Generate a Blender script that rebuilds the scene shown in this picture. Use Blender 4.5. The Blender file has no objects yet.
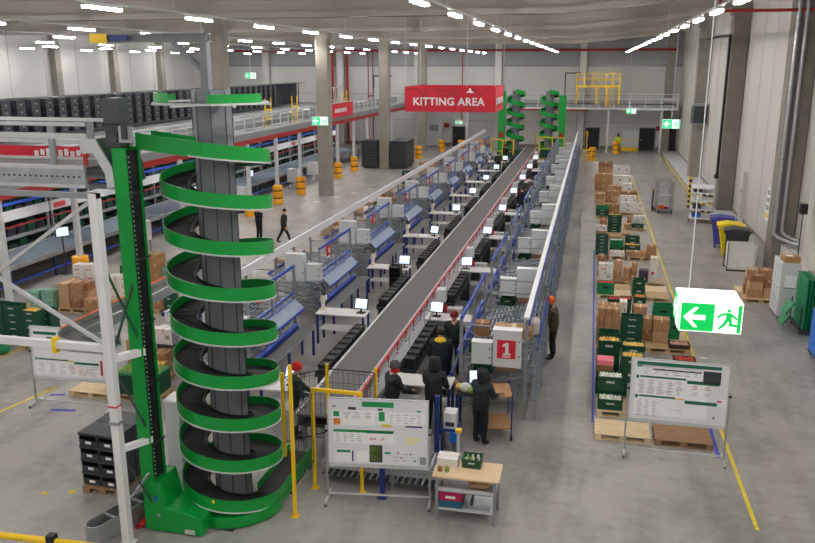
import bpy, bmesh, math, random
from mathutils import Vector, Matrix
random.seed(7)
PI = math.pi
SC = bpy.context.scene
COL = SC.collection
ORD = ['first','second','third','fourth','fifth','sixth','seventh','eighth','ninth','tenth','eleventh','twelfth',
       'thirteenth','fourteenth','fifteenth','sixteenth','seventeenth','eighteenth','nineteenth','twentieth']
ORD += ['twenty-' + o for o in ORD[:9]] + ['thirtieth'] + ['thirty-' + o for o in ORD[:9]] + ['fortieth'] + ['forty-' + o for o in ORD[:9]]

# ------------------------------------------------------------------ materials
def lin(c):
    c = c / 255.0
    return c / 12.92 if c <= 0.04045 else ((c + 0.055) / 1.055) ** 2.4
MATS = {}
def mat(name, rgb, rough=0.5, metal=0.0, var=0.06, scale=6.0, bump=0.0, emit=0.0, spec=0.5, stretch=(1, 1, 1)):
    if name in MATS: return MATS[name]
    m = bpy.data.materials.new(name); m.use_nodes = True
    nt = m.node_tree; b = nt.nodes['Principled BSDF']
    c = [lin(v) for v in rgb]
    tc = nt.nodes.new('ShaderNodeTexCoord')
    mp = nt.nodes.new('ShaderNodeMapping'); mp.inputs['Scale'].default_value = stretch
    nz = nt.nodes.new('ShaderNodeTexNoise'); nz.inputs['Scale'].default_value = scale; nz.inputs['Detail'].default_value = 4
    nt.links.new(tc.outputs['Object'], mp.inputs['Vector']); nt.links.new(mp.outputs[0], nz.inputs['Vector'])
    cr = nt.nodes.new('ShaderNodeValToRGB')
    cr.color_ramp.elements[0].position = 0.3; cr.color_ramp.elements[1].position = 0.7
    cr.color_ramp.elements[0].color = [max(0, v * (1 - var)) for v in c] + [1]
    cr.color_ramp.elements[1].color = [min(1, v * (1 + var)) for v in c] + [1]
    nt.links.new(nz.outputs['Fac'], cr.inputs['Fac']); nt.links.new(cr.outputs[0], b.inputs['Base Color'])
    b.inputs['Roughness'].default_value = rough; b.inputs['Metallic'].default_value = metal
    b.inputs['Specular IOR Level'].default_value = spec
    if emit:
        nt.links.new(cr.outputs[0], b.inputs['Emission Color']); b.inputs['Emission Strength'].default_value = emit
    if bump:
        bp = nt.nodes.new('ShaderNodeBump'); bp.inputs['Strength'].default_value = bump; bp.inputs['Distance'].default_value = 0.02
        nt.links.new(nz.outputs['Fac'], bp.inputs['Height']); nt.links.new(bp.outputs[0], b.inputs['Normal'])
    MATS[name] = m
    return m

def floor_material():
    m = bpy.data.materials.new('polished_concrete'); m.use_nodes = True
    nt = m.node_tree; b = nt.nodes['Principled BSDF']; N = nt.nodes.new; L = nt.links.new
    tc = N('ShaderNodeTexCoord')
    n1 = N('ShaderNodeTexNoise'); n1.inputs['Scale'].default_value = 0.55; n1.inputs['Detail'].default_value = 8; n1.inputs['Roughness'].default_value = 0.62
    n2 = N('ShaderNodeTexNoise'); n2.inputs['Scale'].default_value = 4.5; n2.inputs['Detail'].default_value = 6
    mp = N('ShaderNodeMapping'); mp.inputs['Scale'].default_value = (0.9, 0.14, 1)
    n3 = N('ShaderNodeTexNoise'); n3.inputs['Scale'].default_value = 2.2; n3.inputs['Detail'].default_value = 5
    L(tc.outputs['Object'], n1.inputs['Vector']); L(tc.outputs['Object'], n2.inputs['Vector'])
    L(tc.outputs['Object'], mp.inputs['Vector']); L(mp.outputs[0], n3.inputs['Vector'])
    a = N('ShaderNodeMath'); a.operation = 'MULTIPLY_ADD'; L(n2.outputs['Fac'], a.inputs[0]); a.inputs[1].default_value = 0.35; L(n1.outputs['Fac'], a.inputs[2])
    a2 = N('ShaderNodeMath'); a2.operation = 'MULTIPLY_ADD'; L(n3.outputs['Fac'], a2.inputs[0]); a2.inputs[1].default_value = 0.45; L(a.outputs[0], a2.inputs[2])
    cr = N('ShaderNodeValToRGB')
    cr.color_ramp.elements[0].position = 0.6; cr.color_ramp.elements[1].position = 1.12
    e0 = [lin(v) for v in (118, 115, 112)]; e1 = [lin(v) for v in (164, 160, 156)]
    cr.color_ramp.elements[0].color = e0 + [1]; cr.color_ramp.elements[1].color = e1 + [1]
    L(a2.outputs[0], cr.inputs['Fac'])
    # faint saw-cut joints between the slabs, 6 m grid
    sx = N('ShaderNodeSeparateXYZ'); L(tc.outputs['Object'], sx.inputs[0])
    masks = []
    for ax, per, off in (('X', 6.0, 1.2), ('Y', 7.25, 2.0)):
        ad = N('ShaderNodeMath'); ad.operation = 'ADD'; L(sx.outputs[ax], ad.inputs[0]); ad.inputs[1].default_value = off + 600
        mo = N('ShaderNodeMath'); mo.operation = 'MODULO'; L(ad.outputs[0], mo.inputs[0]); mo.inputs[1].default_value = per
        ls = N('ShaderNodeMath'); ls.operation = 'LESS_THAN'; L(mo.outputs[0], ls.inputs[0]); ls.inputs[1].default_value = 0.03
        masks.append(ls)
    mx = N('ShaderNodeMath'); mx.operation = 'MAXIMUM'; L(masks[0].outputs[0], mx.inputs[0]); L(masks[1].outputs[0], mx.inputs[1])
    ml = N('ShaderNodeMath'); ml.operation = 'MULTIPLY'; L(mx.outputs[0], ml.inputs[0]); ml.inputs[1].default_value = 0.14
    mix = N('ShaderNodeMixRGB'); mix.inputs['Color2'].default_value = [lin(95)] * 3 + [1]
    L(ml.outputs[0], mix.inputs['Fac']); L(cr.outputs[0], mix.inputs['Color1']); L(mix.outputs[0], b.inputs['Base Color'])
    rr = N('ShaderNodeMapRange'); rr.inputs['To Min'].default_value = 0.30; rr.inputs['To Max'].default_value = 0.48
    L(n1.outputs['Fac'], rr.inputs['Value']); L(rr.outputs[0], b.inputs['Roughness'])
    b.inputs['Specular IOR Level'].default_value = 0.45
    return m

M = dict(
 floor=floor_material(),
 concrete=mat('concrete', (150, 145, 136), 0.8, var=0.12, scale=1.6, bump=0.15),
 concrete_dark=mat('dark_concrete', (128, 122, 113), 0.85, var=0.12, scale=1.6, bump=0.15),  # darker concrete tone for two wall columns and the back wall base
 beam=mat('roof_beam_paint', (182, 175, 168), 0.8, var=0.05, scale=0.7),
 ceil=mat('roof_sheet', (122, 116, 110), 0.85, var=0.05, scale=0.5),
 wall=mat('wall_panel', (205, 204, 203), 0.6, var=0.03, scale=0.5),
 wall_up=mat('upper_wall_panel', (160, 162, 166), 0.6, var=0.03, scale=0.5),
 wall_r=mat('side_wall_panel', (196, 192, 186), 0.55, var=0.03, scale=0.5),
 seam=mat('panel_joint', (166, 164, 161), 0.6),
 black=mat('black_plastic', (26, 27, 29), 0.5, var=0.2),
 black2=mat('black_rubber', (16, 16, 17), 0.7, var=0.2),
 dark=mat('dark_steel', (62, 66, 70), 0.45, 0.3, var=0.1),
 slate=mat('slate_grey_plastic', (66, 70, 78), 0.5, var=0.12),
 tote=mat('dark_tote_plastic', (52, 55, 62), 0.5, var=0.12),
 col=mat('lift_column_paint', (124, 127, 136), 0.45, 0.0, var=0.06, scale=2),
 green=mat('lift_green_paint', (4, 152, 60), 0.35, var=0.04, scale=2),
 greend=mat('crate_green', (10, 74, 48), 0.5, var=0.12, scale=4),
 greenl=mat('bright_green_plastic', (12, 130, 80), 0.45, var=0.12, scale=4),
 slat=mat('slat_belt', (64, 63, 64), 0.55, var=0.1, scale=10),
 belt=mat('rubber_belt', (92, 90, 92), 0.6, var=0.08, scale=5, stretch=(1, .1, 1)),
 steel=mat('galvanised_steel', (172, 176, 180), 0.38, 0.55, var=0.1, scale=5),
 steel2=mat('grey_profile', (150, 154, 160), 0.42, 0.4, var=0.08, scale=5),
 roller=mat('roller_grey_blue', (136, 150, 164), 0.4, 0.35, var=0.1, scale=9),
 white=mat('white_paint', (226, 226, 228), 0.4, var=0.02),
 offwhite=mat('cabinet_paint', (205, 208, 211), 0.4, var=0.03),
 tabletop=mat('white_tabletop', (214, 212, 212), 0.35, var=0.04),
 blue=mat('blue_profile', (38, 72, 178), 0.4, var=0.06),
 blued=mat('dark_blue_paint', (28, 50, 125), 0.45, var=0.06),
 blueb=mat('bright_blue_plastic', (30, 110, 210), 0.45, var=0.08),
 red=mat('red_paint', (200, 38, 46), 0.45, var=0.06),
 redb=mat('red_fabric', (205, 30, 52), 0.65, var=0.06, scale=2),
 redd=mat('beam_red', (160, 34, 36), 0.5, var=0.08),
 yellow=mat('yellow_paint', (245, 200, 10), 0.45, var=0.05),
 amber=mat('amber_plastic', (240, 165, 12), 0.45, var=0.06),
 yline=mat('yellow_floor_paint', (228, 200, 40), 0.55, var=0.12, scale=8),
 bline=mat('blue_floor_paint', (60, 76, 190), 0.55, var=0.12, scale=8),
 wline=mat('white_floor_paint', (215, 213, 208), 0.55, var=0.08, scale=8),
 wood=mat('pallet_wood', (196, 168, 128), 0.8, var=0.16, scale=4, stretch=(.6, 5, 5)),
 woodl=mat('new_pallet_wood', (228, 204, 166), 0.8, var=0.12, scale=4, stretch=(.6, 5, 5)),
 woodd=mat('old_pallet_wood', (160, 124, 92), 0.8, var=0.18, scale=4, stretch=(.6, 5, 5)),
 beech=mat('beech_top', (226, 196, 158), 0.45, var=0.06, scale=3, stretch=(.5, 6, 6)),
 carton=mat('brown_cardboard', (176, 134, 96), 0.8, var=0.08, scale=3),
 carton2=mat('pale_cardboard', (194, 156, 118), 0.8, var=0.08, scale=3),
 carton3=mat('dark_cardboard', (152, 108, 76), 0.8, var=0.08, scale=3),
 tape=mat('packing_tape', (206, 176, 138), 0.4, var=0.04),
 wcarton=mat('white_cardboard', (226, 222, 220), 0.7, var=0.04, scale=3),
 pink=mat('pink_lid', (240, 120, 140), 0.5, var=0.06),
 mint=mat('mint_bag', (128, 172, 152), 0.6, var=0.15, scale=8, bump=0.4),
 purple=mat('purple_board', (66, 48, 74), 0.6, var=0.1),
 magenta=mat('magenta_plastic', (180, 24, 78), 0.45, var=0.08),
 teal=mat('teal_plastic', (24, 96, 120), 0.45, var=0.08),
 tray=mat('dark_brown_tray', (66, 46, 40), 0.6, var=0.1),
 p_white=mat('white_produce', (224, 226, 214), 0.6, var=0.25, scale=22, bump=0.5),
 p_yellow=mat('yellow_produce', (224, 186, 90), 0.6, var=0.3, scale=22, bump=0.5),
 p_red=mat('red_produce', (206, 66, 50), 0.55, var=0.35, scale=22, bump=0.5),
 p_orange=mat('orange_produce', (226, 140, 66), 0.55, var=0.3, scale=22, bump=0.5),
 p_mix=mat('mixed_produce', (196, 150, 138), 0.55, var=0.5, scale=26, bump=0.5),
 p_green=mat('leafy_produce', (140, 170, 80), 0.6, var=0.4, scale=22, bump=0.5),
 screen=mat('lit_screen', (208, 224, 246), 0.3, var=0.06, scale=3, emit=1.0),
 lampon=mat('lamp_diffuser', (255, 252, 246), 0.5, var=0.0, emit=125.0),
 lamplow=mat('dim_lamp_diffuser', (255, 252, 246), 0.5, var=0.0, emit=3.0),
 signgreen=mat('lit_sign_green', (0, 190, 84), 0.4, var=0.0, emit=.7),
 signwhite=mat('lit_sign_white', (246, 255, 250), 0.4, var=0.0, emit=.8),
 signgreen2=mat('lit_sign_green_small', (60, 200, 140), 0.4, var=0.0, emit=0.9),
 board=mat('whiteboard', (230, 232, 237), 0.3, var=0.02, scale=2),
 paper=mat('paper', (246, 246, 248), 0.7, var=0.03),
 ink_green=mat('teal_print', (0, 106, 80), 0.6, var=0.05),
 ink_green2=mat('green_print', (24, 150, 90), 0.6, var=0.05),
 ink_grey=mat('grey_print', (150, 152, 158), 0.6, var=0.1),
 ink_dark=mat('dark_print', (52, 58, 66), 0.6, var=0.1),
 ink_red=mat('red_print', (206, 60, 70), 0.6, var=0.1),
 ink_yellow=mat('yellow_print', (236, 206, 60), 0.6, var=0.1),
 note=mat('yellow_note', (238, 236, 160), 0.6, var=0.05),
 jacket=mat('dark_jacket', (22, 30, 38), 0.75, var=0.2, scale=8, bump=0.3),
 jacket2=mat('dark_green_jacket', (22, 42, 40), 0.75, var=0.2, scale=8, bump=0.3),
 jacket3=mat('brown_jacket', (74, 62, 54), 0.75, var=0.2, scale=8, bump=0.3),
 vest=mat('yellow_vest', (206, 230, 30), 0.6, var=0.1),
 jeans=mat('navy_jeans', (28, 36, 62), 0.8, var=0.2, scale=9),
 trousers=mat('black_trousers', (20, 20, 24), 0.8, var=0.2, scale=9),
 skin=mat('skin', (206, 158, 132), 0.55, var=0.05, scale=8),
 hair=mat('dark_hair', (38, 28, 24), 0.6, var=0.2),
 redknit=mat('red_knit', (200, 26, 34), 0.8, var=0.1, scale=14, bump=0.4),
 dredknit=mat('dark_red_knit', (128, 26, 38), 0.8, var=0.1, scale=14, bump=0.4),
 greyknit=mat('grey_knit', (70, 74, 80), 0.8, var=0.1, scale=14, bump=0.4),
 orange=mat('orange_knit', (236, 96, 20), 0.7, var=0.08),
 bluebin=mat('blue_bin_plastic', (66, 66, 158), 0.5, var=0.06),
 yellowbin=mat('yellow_bin_plastic', (240, 214, 10), 0.5, var=0.06),
 darkbin=mat('dark_bin_plastic', (52, 54, 56), 0.5, var=0.1),
 sack=mat('white_sack', (222, 220, 216), 0.7, var=0.06, scale=3, bump=0.4),
 glass=mat('label_panel_plastic', (150, 166, 188), 0.6, var=0.06, scale=3),
 beige=mat('beige_plastic', (224, 212, 186), 0.45, var=0.06),
 lightgrey=mat('light_grey_plastic', (196, 198, 200), 0.5, var=0.05),
 goods_dark=mat('dark_goods', (46, 50, 60), 0.6, var=0.4, scale=6),  # dark mottled tone of stored goods, also on the tote rack back
)

# ------------------------------------------------------------------ mesh builder
class MB:
    def __init__(s): s.v = []; s.f = []; s.mi = []; s.mats = []; s.sm = []
    def m(s, mt):
        if isinstance(mt, str): mt = M[mt]
        if mt not in s.mats: s.mats.append(mt)
        return s.mats.index(mt)
    def add(s, vs, fs, mt, smooth=False):
        o = len(s.v); k = s.m(mt); s.v += [tuple(v) for v in vs]
        for f in fs: s.f.append([i + o for i in f]); s.mi.append(k); s.sm.append(smooth)
    def box(s, x0, x1, y0, y1, z0, z1, mt, R=None, piv=(0, 0, 0)):
        vs = [Vector((x, y, z)) for z in (z0, z1) for y in (y0, y1) for x in (x0, x1)]
        if R is not None:
            p = Vector(piv); vs = [R @ (v - p) + p for v in vs]
        s.add(vs, [(0, 2, 3, 1), (4, 5, 7, 6), (0, 1, 5, 4), (2, 6, 7, 3), (0, 4, 6, 2), (1, 3, 7, 5)], mt)
    def beam(s, p, q, w, h, mt, up=(0, 0, 1)):
        p = Vector(p); q = Vector(q); d = (q - p).normalized(); u = Vector(up)
        if abs(d.dot(u)) > 0.98: u = Vector((0, 1, 0))
        r = d.cross(u).normalized(); u = r.cross(d)
        vs = []
        for c in (p, q):
            for a, b in ((-1, -1), (1, -1), (1, 1), (-1, 1)): vs.append(c + r * (a * w / 2) + u * (b * h / 2))
        s.add(vs, [(0, 1, 2, 3), (7, 6, 5, 4), (0, 4, 5, 1), (1, 5, 6, 2), (2, 6, 7, 3), (3, 7, 4, 0)], mt)
    def cyl(s, p, q, r, mt, n=10, r2=None, caps=True):
        p = Vector(p); q = Vector(q); d = (q - p).normalized(); r2 = r if r2 is None else r2
        u = Vector((0, 0, 1)) if abs(d.z) < 0.9 else Vector((1, 0, 0))
        a = d.cross(u).normalized(); b = a.cross(d)
        vs = []
        for c, rr in ((p, r), (q, r2)):
            for i in range(n):
                t = 2 * PI * i / n; vs.append(c + a * (rr * math.cos(t)) + b * (rr * math.sin(t)))
        s.add(vs, [(i, (i + 1) % n, n + (i + 1) % n, n + i) for i in range(n)], mt, True)
        if caps:
            s.add(vs[:n], [list(range(n))[::-1]], mt); s.add(vs[n:], [list(range(n))], mt)
    def tube(s, pts, r, mt, n=8):
        for a, b in zip(pts[:-1], pts[1:]): s.cyl(a, b, r, mt, n)
    def prism(s, pts, v, mt):          # planar outline pts swept by vector v
        n = len(pts); v = Vector(v); a = [Vector(p) for p in pts]; b = [p + v for p in a]
        s.add(a + b, [list(range(n))[::-1], list(range(n, 2 * n))] + [(i, (i + 1) % n, n + (i + 1) % n, n + i) for i in range(n)], mt)
    def lathe(s, prof, mt, n=16, c=(0, 0, 0)):
        vs = []; k = len(prof)
        for (r, z) in prof:
            for i in range(n):
                t = 2 * PI * i / n; vs.append((c[0] + r * math.cos(t), c[1] + r * math.sin(t), c[2] + z))
        fs = [(j * n + i, j * n + (i + 1) % n, (j + 1) * n + (i + 1) % n, (j + 1) * n + i) for j in range(k - 1) for i in range(n)]
        s.add(vs, fs, mt, True)
        s.add(vs[:n], [list(range(n))[::-1]], mt); s.add(vs[-n:], [list(range(n))], mt)
    def ball(s, c, r, mt, n=12, sq=(1, 1, 1)):
        prof = []
        k = n // 2
        vs = [(c[0], c[1], c[2] - r * sq[2])]
        for j in range(1, k):
            ph = -PI / 2 + PI * j / k
            for i in range(n):
                t = 2 * PI * i / n
                vs.append((c[0] + r * sq[0] * math.cos(ph) * math.cos(t), c[1] + r * sq[1] * math.cos(ph) * math.sin(t), c[2] + r * sq[2] * math.sin(ph)))
        vs.append((c[0], c[1], c[2] + r * sq[2])); e = len(vs) - 1
        fs = [(0, 1 + (i + 1) % n, 1 + i) for i in range(n)]
        for j in range(k - 2):
            for i in range(n): fs.append((1 + j * n + i, 1 + j * n + (i + 1) % n, 1 + (j + 1) * n + (i + 1) % n, 1 + (j + 1) * n + i))
        fs += [(e, 1 + (k - 2) * n + i, 1 + (k - 2) * n + (i + 1) % n) for i in range(n)]
        s.add(vs, fs, mt, True)
    def mesh(s, name):
        me = bpy.data.meshes.new(name); me.from_pydata(s.v, [], s.f)
        for mt in s.mats: me.materials.append(mt)
        me.polygons.foreach_set('material_index', s.mi); me.polygons.foreach_set('use_smooth', s.sm)
        me.update(); return me
    def build(s, name, parent=None, loc=None, bev=0):
        o = bpy.data.objects.new(name, s.mesh(name)); COL.objects.link(o)
        if parent: o.parent = parent
        if loc: o.location = loc
        if bev:
            md = o.modifiers.new('bevel', 'BEVEL'); md.width = bev; md.segments = 2; md.limit_method = 'ANGLE'
        return o

def tag(o, label, cat, group=None, kind=None):
    if label: o['label'] = label
    if cat: o['category'] = cat
    if group: o['group'] = group
    if kind: o['kind'] = kind
    return o
def thing(name, label, cat, loc=(0, 0, 0), rz=0.0, group=None):
    o = bpy.data.objects.new(name, None); o.empty_display_size = 0.2; COL.objects.link(o)
    o.location = loc; o.rotation_euler = (0, 0, rz)
    return tag(o, label, cat, group)
def single(name, mb, label, cat, loc=(0, 0, 0), rz=0.0, group=None, bev=0):
    o = mb.build(name, None, loc, bev); o.rotation_euler = (0, 0, rz)
    return tag(o, label, cat, group)
def struct(name, mb):
    o = mb.build(name); o['kind'] = 'structure'; return o
KIDS = {}
def dup(o, loc=None, rz=None, label=None, group=None, top=True):
    c = o.copy(); COL.objects.link(c)
    if top:
        if loc is not None: c.location = loc
        if rz is not None: c.rotation_euler = (0, 0, rz)
        if label: c['label'] = label
        if group: c['group'] = group
    for ch in list(o.children):
        d = dup(ch, top=False); d.parent = c
    return c
class Proto:
    """first placement moves the original, later ones copy it with its parts"""
    def __init__(s, root): s.o = root; s.used = False
    def place(s, loc, rz=0.0, label=None, group=None):
        if not s.used:
            s.used = True; o = s.o; o.location = loc; o.rotation_euler = (0, 0, rz)
            if label: o['label'] = label
            if group: o['group'] = group
            return o
        return dup(s.o, loc, rz, label, group)
def text_mesh(name, body, size, mt, parent, loc, rot, extrude=0.004, bold=0.0, align='CENTER'):
    cu = bpy.data.curves.new(name, 'FONT'); cu.body = body; cu.size = size; cu.align_x = align; cu.align_y = 'CENTER'
    cu.extrude = extrude; cu.offset = bold; cu.resolution_u = 3; cu.space_character = 1.06
    t = bpy.data.objects.new(name + '_tmp', cu); COL.objects.link(t)
    dg = bpy.context.evaluated_depsgraph_get(); me = bpy.data.meshes.new_from_object(t.evaluated_get(dg))
    bpy.data.objects.remove(t); me.name = name; me.materials.clear(); me.materials.append(M[mt] if isinstance(mt, str) else mt)
    o = bpy.data.objects.new(name, me); COL.objects.link(o); o.parent = parent; o.location = loc; o.rotation_euler = rot
    return o
# ------------------------------------------------------------------ the hall
HX0, HX1, HY0, HY1, HZ = -41.6, 8.0, -12.0, 82.0, 11.9
b = MB(); b.box(HX0 - .3, HX1 + .3, HY0 - .3, HY1 + .3, -.2, 0, 'floor'); struct('floor', b)
b = MB(); b.box(HX0 - .3, HX1 + .3, HY0 - .3, HY1 + .3, HZ, HZ + .2, 'ceil')
x = HX0 + 1.0
while x < HX1:
    b.box(x, x + .12, HY0, HY1, HZ - .06, HZ, 'ceil'); x += 2.4
struct('ceiling', b)
b = MB(); b.box(HX0 - .3, HX1 + .3, HY1, HY1 + .3, 0, 8.0, 'wall'); b.box(HX0 - .3, HX1 + .3, HY1, HY1 + .3, 8.0, HZ, 'wall_up')
for z in (2.6, 5.2): b.box(HX0, HX1, HY1 - .015, HY1, z, z + .05, 'seam')
b.box(HX0, HX1, HY1 - .12, HY1, 7.95, 8.15, 'steel2'); b.box(HX0, HX1, HY1 - .04, HY1, 0, .35, 'concrete_dark')
struct('wall_back', b)
b = MB(); b.box(HX0 - .3, HX0, HY0, HY1, 0, HZ, 'wall')
for y in range(-8, 82, 4): b.box(HX0, HX0 + .015, y, y + .05, 0, HZ, 'seam')
struct('wall_left', b)
b = MB(); b.box(HX1, HX1 + .3, HY0, HY1, 0, HZ, 'wall_r')
y = HY0 + .6
while y < HY1:
    b.box(HX1 - .008, HX1, y, y + .03, .4, HZ, 'seam'); y += 2.9
b.box(HX1 - .03, HX1, HY0, HY1, 0, .2, 'concrete')
struct('wall_right', b)
b = MB(); b.box(HX0 - .3, HX1 + .3, HY0 - .3, HY0, 0, HZ, 'wall'); struct('wall_front', b)

def wall_door(n, x0, x1, z1, mt='black'):
    b = MB(); b.box(x0, x1, 81.9, 81.99, .02, z1, mt)
    o = b.build('door_%d' % n); o['kind'] = 'structure'
    f = MB(); f.box(x0 - .08, x0, 81.86, 82, 0, z1 + .08, 'steel2'); f.box(x1, x1 + .08, 81.86, 82, 0, z1 + .08, 'steel2'); f.box(x0, x1, 81.86, 82, z1, z1 + .08, 'steel2')
    f.build('door_frame', o)
    h = MB(); h.box(x0 + .08, x0 + .24, 81.84, 81.9, 1.0, 1.06, 'steel'); h.build('door_handle', o)
wall_door(1, -.62, .68, 2.1); wall_door(2, 4.52, 5.95, 2.15); wall_door(3, -13.95, -12.7, 2.0)
b = MB(); b.box(6.6, 7.9, 81.9, 81.99, .02, 2.9, 'black'); o = struct('door_4', b)

# painted floor lines
def line(n, pts, w, mt):
    b = MB()
    for p, q in zip(pts[:-1], pts[1:]): b.beam((p[0], p[1], .002), (q[0], q[1], .002), w, .004, mt)
    struct('trim_%d' % n, b)
line(1, [(3.26, 13.7), (3.16, 24), (3.1, 62)], .07, 'yline')
line(2, [(.38, 17.6), (.38, 36)], .055, 'bline')
line(3, [(2.98, 16.4), (3.0, 18.2)], .08, 'bline')
line(4, [(6.35, 81.5), (6.42, 43.4)], .1, 'yline')
line(5, [(-13.6, 14.2), (-13.07, 16.7)], .08, 'yline')
line(6, [(-16.1, 17.4), (-15.9, 19.2)], .08, 'yline')
line(7, [(-15.78, 20.9), (-15.5, 23.2)], .08, 'yline')
line(8, [(-17.7, 19.6), (-17.8, 23.5)], .14, 'bline')
line(9, [(-12.3, 15.4), (-11.7, 15.5)], .1, 'bline')
line(10, [(-12.9, 16.2), (-12.55, 16.3)], .1, 'bline')
line(11, [(-10.6, 17.8), (-10.4, 18.7)], .08, 'bline')
line(12, [(4.0, 62.5), (.4, 62.5)], .1, 'wline')
for i, y in enumerate((22.6, 28.2, 34.4, 40.6)): line(13 + i, [(3.3, y), (3.52, y)], .12, 'wline')
b = MB(); b.box(-9.52, -9.38, 12.1, 12.2, 0, .004, 'yline'); struct('trim_17', b)
b = MB(); b.box(-10.0, -9.86, 11.95, 12.03, 0, .004, 'yline'); struct('trim_18', b)
b = MB(); b.box(6.6, 7.95, 43, 81.5, 0, .05, 'lightgrey'); struct('trim_19', b)
b = MB()
for k in range(7): b.box(-16.3 + .6 * k, -15.9 + .6 * k, 45.5 + 1.9 * k, 45.9 + 1.9 * k, 0, .004, 'wline')
struct('trim_20', b)

# concrete columns
def column(x, y, w, d, z1, label, mt='concrete'):
    b = MB(); c = .04
    pts = [(-w / 2 + c, -d / 2, 0), (w / 2 - c, -d / 2, 0), (w / 2, -d / 2 + c, 0), (w / 2, d / 2 - c, 0), (w / 2 - c, d / 2, 0), (-w / 2 + c, d / 2, 0), (-w / 2, d / 2 - c, 0), (-w / 2, -d / 2 + c, 0)]
    b.prism(pts, (0, 0, z1), mt)
    b.box(-w / 2 - .08, w / 2 + .08, -d / 2 - .02, d / 2 + .02, z1 - .35, z1, mt)
    single('concrete_column', b, label, 'column', (x, y, 0))
column(-16.35, 33.8, .8, .7, 10, 'grey concrete column rising behind the head of the green spiral conveyor')
column(-16.35, 48.3, .8, .7, 10, 'concrete column carrying the lit green exit sign, in the open aisle')
column(-16.2, 62.8, .8, .7, 10, 'concrete column between the two stacks of dark trays')
column(-16.2, 77.3, .8, .7, 10, 'concrete column behind the left end of the red banner', 'concrete')
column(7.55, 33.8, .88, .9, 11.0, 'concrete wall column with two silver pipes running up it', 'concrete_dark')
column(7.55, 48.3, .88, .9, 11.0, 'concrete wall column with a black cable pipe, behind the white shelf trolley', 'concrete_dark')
column(7.55, 62.8, .88, .9, 11.0, 'farthest concrete wall column on the right, near the hanging exit sign', 'concrete')
for i, x in enumerate((-34, -25.8, -17.6, -9.4, -1.2, 6.9)):
    b = MB(); b.box(-.32, .32, -.55, 0, 0, HZ, 'wall' if i < 5 else 'concrete')
    b.box(-.4, .4, -.03, 0, 0, HZ, 'seam')
    single('wall_column', b, ['pale wall column behind the dark tote racks', 'pale wall column with red pipes beside it on the back wall', 'pale wall column at the back between the concrete columns', 'pale wall column rising above the middle of the red banner', 'pale wall column behind the right green spiral lift', 'grey wall column in the far right corner'][i], 'column', (x, 81.95, 0))
for i, y in enumerate((57, 65, 73)):
    b = MB(); b.box(0, .5, -.35, .35, 0, HZ, 'concrete')
    single('wall_column', b, '%s grey column from the left on the white left wall' % ORD[i], 'column', (HX0 + .02, y, 0))

# roof girders: deep, with thinner raised ends
for i, y in enumerate((4.8, 19.3, 33.8, 48.3, 62.8, 77.3)):
    b = MB(); p = [(HX0, 0, 10.0), (-1.5, 0, 10.0), (4.2, 0, 10.55), (6.6, 0, 11.0), (HX1, 0, 11.0), (HX1, 0, HZ - .02), (HX0, 0, HZ - .02)]
    b.prism([(q[0], -.2, q[2]) for q in p], (0, .4, 0), 'beam')
    p2 = [(HX0, 0, 10.0), (-1.5, 0, 10.0), (4.2, 0, 10.55), (6.6, 0, 11.0), (6.6, 0, 11.25), (4.2, 0, 10.8), (-1.5, 0, 10.25), (HX0, 0, 10.25)]
    b.prism([(q[0], -.36, q[2]) for q in p2], (0, .72, 0), 'beam')
    single('roof_girder', b, 'deep pale roof girder, %s one from the camera end of the hall' % ORD[i], 'beam', (0, y, 0))
# pipes under the roof
b = MB(); b.cyl((HX0 + .1, 81.15, 9.5), (7.3, 81.15, 9.5), .11, 'redd'); 
for x in (-38, -30, -22, -14, -6, 2): b.box(x - .03, x + .03, 81.1, 81.99, 9.55, 9.62, 'redd')
single('sprinkler_pipe', b, 'long red sprinkler pipe along the top of the back wall', 'pipe')
b = MB()
b.cyl((4.4, 33.25, 10.0), (7.98, 33.25, 10.0), .06, 'redd'); b.cyl((4.4, 33.25, 10.0), (4.4, 33.25, 10.56), .05, 'redd')
single('sprinkler_pipe', b, 'short red sprinkler pipe under the girder at the top of the right wall', 'pipe')
for x, lab in ((-26.6, 'thick red riser pipe left of a pale wall column at the back'), (-25.0, 'thick red riser pipe right of a pale wall column at the back')):
    b = MB(); b.cyl((x, 81.5, 0), (x, 81.5, 9.3), .14, 'redd'); b.box(x - .03, x + .03, 81.5, 81.98, 5, 5.08, 'redd')
    single('riser_pipe', b, lab, 'pipe')
b = MB()
for x in (-22.8, -22.3): b.cyl((x, 81.6, 0), (x, 81.6, 9.4), .05, 'redd')
b.box(-22.8, -22.3, 81.6, 81.98, 5, 5.06, 'redd')
single('riser_pipe', b, 'pair of thin red riser pipes right of the thick pair', 'pipe')
b = MB(); b.cyl((-13.0, 81.7, 2.3), (-13.0, 81.7, 9.4), .05, 'redd'); b.box(-13.03, -12.97, 81.7, 81.98, 5, 5.06, 'redd')
single('riser_pipe', b, 'single thin red drop pipe behind the red banner', 'pipe')
for k, (xx, lab) in enumerate(((7.18, 'left silver downpipe on the right wall column, bent towards the wall'), (7.46, 'right silver downpipe beside its twin on the wall column'))):
    b = MB(); X = xx; yy = 33.24
    pts = [(X, yy, 11.0), (X, yy, 1.62 + .1 * k), (X + .12, yy - .12, 1.5 + .1 * k), (7.62 + .12 * k, yy - .9 + .25 * k, 1.45 + .1 * k), (7.9, yy - 1.05 + .25 * k, 1.43 + .1 * k)]
    b.tube(pts, .068, 'steel', 12)
    for p in pts[1:-1]: b.ball(p, .068, 'steel', 10)
    for z in (2.5, 4.5, 6.5, 8.5): b.cyl((X, yy, z), (X, yy, z + .05), .08, 'steel2', 12)
    single('downpipe', b, lab, 'pipe')
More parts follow.
